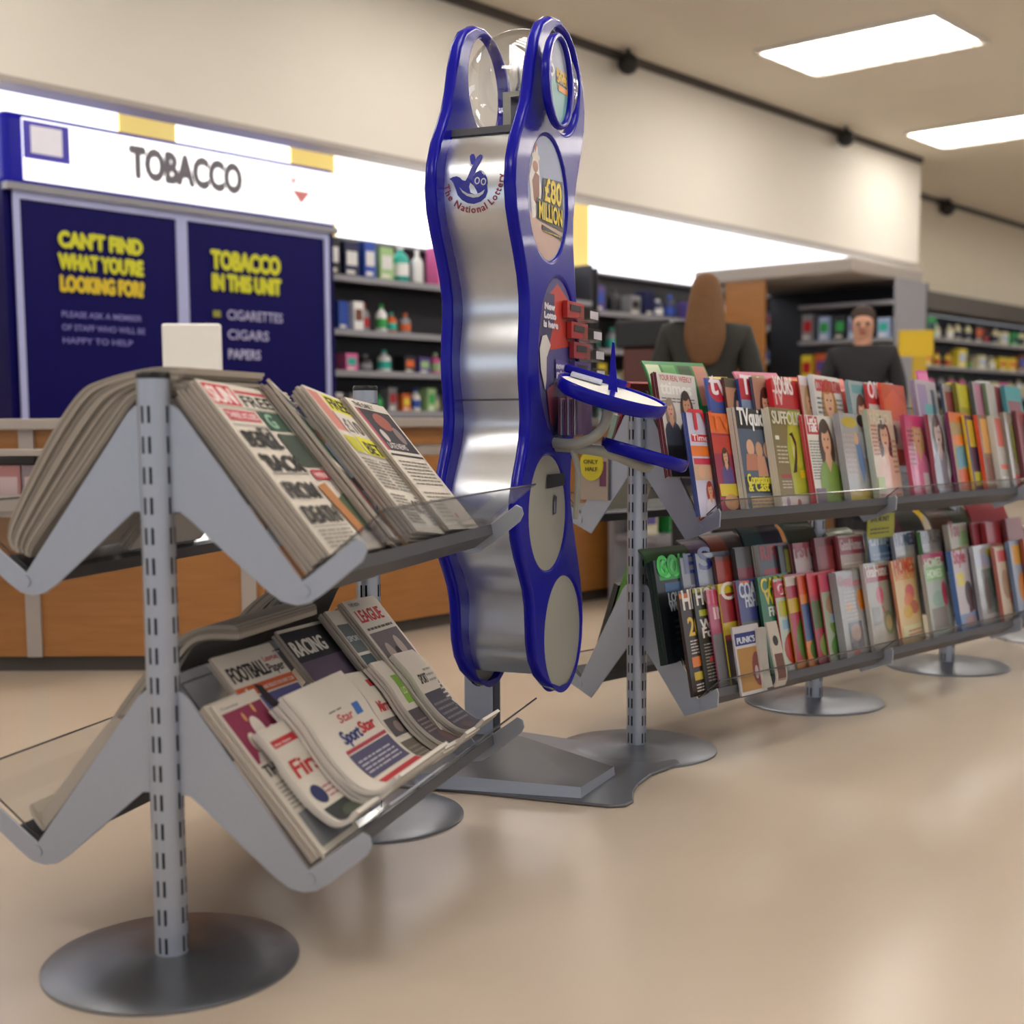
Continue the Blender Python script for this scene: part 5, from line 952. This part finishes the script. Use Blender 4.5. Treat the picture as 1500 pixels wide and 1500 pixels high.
def row(items, s0, z0, where, tilt=10., th=.0048, dt=.0, H=MAGH, lean=79):
    st = sin(radians(tilt))
    for i, (t, q) in enumerate(items):
        nx = items[i+1][0] if i+1 < len(items) else t + .2
        pitch = nx - t; w = MAGW if pitch > .12 else MAGW*random.uniform(.93, 1.); W_ = w
        h = H*random.uniform(.95, 1.03); n = q['n'] or max(2, min(5, int(pitch*st/th)))
        n = max(1, min(n, int(max(1, .9*min(pitch, w)*st/th)) + (1 if pitch > .1 else 0)))
        lift = 0.0; Ln = w*st
        base = seat(R3, 1, s0 - .03, t + dt, z0, lean, tilt, Ln)
        pr = None
        lean2 = random.uniform(-1.5, 1.5)
        for j in range(n):
            M = base @ Matrix.Translation((0, -j*th*1.04, 0)) @ Matrix.Rotation(radians(lean2*.25), 4, 'Y') @ jig(.0012)
            if j == n-1:
                o = book(w, h, th*.9, q['bg'], q['spec'], q['m'], spine=q['spine'], edge='c8c2b8').obj('magazine', M=M); lb = f"{q['lab']}, front copy, {where}"; tag(o, lb if len(lb.split()) <= 16 else q['lab'], 'magazine')
            elif pr is None: pr = o = book(w, h, th*.9, q['bg'], None, q['m'], spine=q['spine'], edge='c8c2b8').obj('magazine', M=M)
            else: o = link_copy(pr, M)
            if j < n-1: tag(o, ' '.join(f"copy behind the {q['lab']}".split()[:16]), 'magazine', f"copies behind the {q['lab']}")
row(UF, .222, .662, 'upper front row')
row(UB, .140, .765, 'upper back row')
row(LF, .222, .182, 'lower front row')
row(LBk, .140, .262, 'lower back row')
# newspapers tucked in the lower front row
o = book(.12, .19, .006, 'c0bcc0', [('r', .04, .72, .9, .9, '34407c'), ('t', .1, .75, .14, "PUNK'S", 'c8ccd8', dict(w=.7)), ('r', .06, .05, .95, .68, 'a8804c'), ('e', .75, .35, .2, .25, '7c4444'), ('e', .7, .3, .07, .1, 'b8a8a8')], PR).obj('newspaper', M=seat(R3, 1, .235, .125, .165, 79, 0, .03)); tag(o, 'small newspaper with a navy title box tucked in front of the fishing magazine', 'newspaper')
o = bent(.035, [(.0, 0), (-.004, .05), (.0, .12), (.004, .17)], .012, 'a8a49c', None, PR).obj('newspaper', M=seat(R3, 1, .235, .222, .172, 79, 0, .035)); tag(o, 'plain folded newspaper standing open beside the navy titled one', 'newspaper')
o = bent(.05, [(.0, 0), (.012, .03), (.006, .12), (.0, .18)], .006, 'bcb4a8', [('r', .1, .1, .9, .5, '6c4c44'), ('e', .5, .7, .25, .08, '3c3c40')], PR).obj('newspaper', M=seat(R3, 1, .235, .275, .172, 79, 0, .035)); tag(o, 'folded newspaper with a small photo in front of the emerald magazine', 'newspaper')
# gift bags and loose packets rising behind the back rows
def packet(t, s, z, w, h, cols, lab, lean=75, curl=.02, m='gloss_print'):
    prof = [(0, 0), (.003, h*.3), (.0, h*.6), (-curl*.2, h*.85), (-curl*.7, h)]
    sp = []
    for i, c in enumerate(cols[1:]): sp.append(('r', i/max(1, len(cols)-1) + .02, .45, (i+1)/max(1, len(cols)-1) - .02, .95, c, 8))
    o = bent(w, prof, .006, cols[0], sp, m, edge=cols[0], inner=cols[0]).obj('packet', M=seat(R3, 1, s, t, z, lean, 0, 0)); tag(o, lab, 'packet')
packet(-.02, .098, .86, .27, .235, ['1c7c3c', 'c8d4b4', '5c9c5c', '2c4c2c', 'b87c6c'], 'green packet with food pictures sticking up behind the two-faces magazine')
packet(.215, .09, .86, .17, .20, ['c8a818', 'b09018'], 'yellow packet rising behind the royal blue magazine', curl=.04)
packet(.40, .09, .86, .22, .215, ['c87490', 'b85c74', '94845c', 'd08494'], 'pink patterned packet rising behind the red magazine')
packet(.66, .09, .86, .34, .205, ['d0503c', 'd8a434', 'c84438'], 'long coral packet rising behind the white magazine with orange figure', curl=.03)
packet(1.1, .09, .86, .2, .195, ['5c5458', '8c7c84'], 'dark grey packet rising behind the coral wrapped magazine')
packet(1.42, .10, .9, .07, .2, ['d060a0', 'e080b4'], 'hot pink tube packet rising behind the lilac magazine', curl=.0)
packet(1.62, .10, .9, .07, .16, ['c8b830', 'd0d0c8'], 'yellow topped tube rising behind the mustard magazine', curl=0)
packet(1.84, .10, .9, .11, .17, ['c8d0d0', '4ca0b0'], 'white capped packet rising behind the light grey magazine', curl=0)
packet(-.03, .098, .38, .2, .2, ['2c4c2c', '3c5c38'], 'dark green packet behind the black magazine with green title', curl=.03)
packet(.16, .095, .38, .13, .215, ['34284c', '6c5c7c'], 'dark violet packet in the jumble behind the lower back row', curl=.05)
packet(.27, .095, .38, .17, .225, ['4c2c28', '884030', '3c3438'], 'dark brown crumpled packet behind the rust red magazine', curl=.06)
packet(.43, .095, .38, .2, .25, ['283840', '345050', '2c2c3c'], 'blue black crumpled packet behind the steel blue magazine', curl=.05)
packet(.66, .095, .38, .16, .24, ['2c4034', '343c2c'], 'dark green packet near the second post', curl=.04)
packet(.9, .095, .38, .16, .2, ['3c502c', '54602c'], 'moss green packet left of the yellow shelf card', curl=.05)
packet(1.2, .095, .38, .3, .235, ['4c3438', '6c4048', '3c3c34'], 'dark plum crumpled packet behind the pearl grey magazine', curl=.05)
packet(1.56, .095, .38, .3, .235, ['3c342c', '604028', '384028'], 'dark brown packet behind the ivory magazine', curl=.05)
packet(1.85, .095, .38, .3, .25, ['9c2434', 'b02c3c'], 'crimson packet at the right edge of the lower rack', curl=.03)
t = empty('shelf_card', R3(.105, 1.03, .47), -R3.w + pi/2*0, 'yellow green notice card standing above the lower back row', 'card')
mb = MB(); M0 = R3.M(.105, 1.03, 0) ; W, H = .17, .10
pg = Page(mb, lambda u, v, l: (.003 + l, u*W, .535 + v*H), W, H, 'plastic'); mb.box((0, 0, .44), (.003, .006, .535), 'plastic', 'a8a838'); mb.box((0, 0, .535), (.003, W, .635), 'plastic', 'b0b428'); pg.text(.1, .55, .1, 'SAVE MONEY', '4c5018', w=.7); pg.lines(.1, .15, .8, .4, 2, '4c5018')
mb.obj('card', t, M0)
# far side of the long rack: a few magazines seen end-on from behind
for i, (t_, s_, z_, c, sp_, lab) in enumerate((
   (.01, .19, .67, 'c8ccc4', '8ca494', 'pale magazine in the far side upper tray with a red foot'), (.05, .205, .665, 'd8d4cc', 'b8c4b8', 'cream magazine outermost in the far side upper tray'),
   (.02, .15, .76, '8c2430', 'a83040', 'dark red magazine in the far side upper tray'), (.02, .135, .28, '2c4c34', '5c9c30', 'green magazine in the far side lower tray, leaning by the post'),
   (.015, .19, .19, '1c1c1c', '2c2c2c', 'black magazine in the far side lower tray'), (.05, .215, .185, 'a8acb4', '80a838', 'silver magazine outermost in the far side lower tray'))):
    for j in range(3):
        M = seat(R3, -1, s_ - .01, t_ + MAGW, z_, 70, 0, j*.006)
        o = book(MAGW, MAGH, .005, c, [('r', .1, .1, .9, .2, 'b02c34'), ('r', .1, .4, .9, .8, sp_)] if j == 2 else None, G_, spine=sp_, edge=sp_).obj('magazine', M=M)
        tag(o, lab if j == 2 else f'copy beneath the {lab}', 'magazine', None if j == 2 else f'copies beneath the {lab}')
mb = MB(); F2 = R3.M(-.16, -.012, .0); mb.lathe([(.001, 0), (.045, 0), (.045, .002), (.001, .002)], 24, 'plastic', 'd0c020', M=Matrix.Translation((.0, 0, .80)) @ Matrix.Rotation(pi/2, 4, 'X'))
pg = Page(mb, lambda u, v, l: (-.04 + u*.08, -.0025 - l, .765 + v*.07), .08, .07, 'plastic'); pg.text(.12, .55, .14, 'ONLY', '5c5010', w=.7); pg.text(.2, .25, .14, 'HALF', '5c5010', w=.6)
mb.box((-.045, .0, .70), (.06, .004, .82), 'gloss_print', 'a89888'); mb.box((.03, -.001, .74), (.055, 0, .81), 'gloss_print', '6c2c50')
mb.obj('offer_card', M=F2, label='card with a round yellow sticker hanging at the near end of the far side tray', cat='card')
bpy.context.view_layer.update()
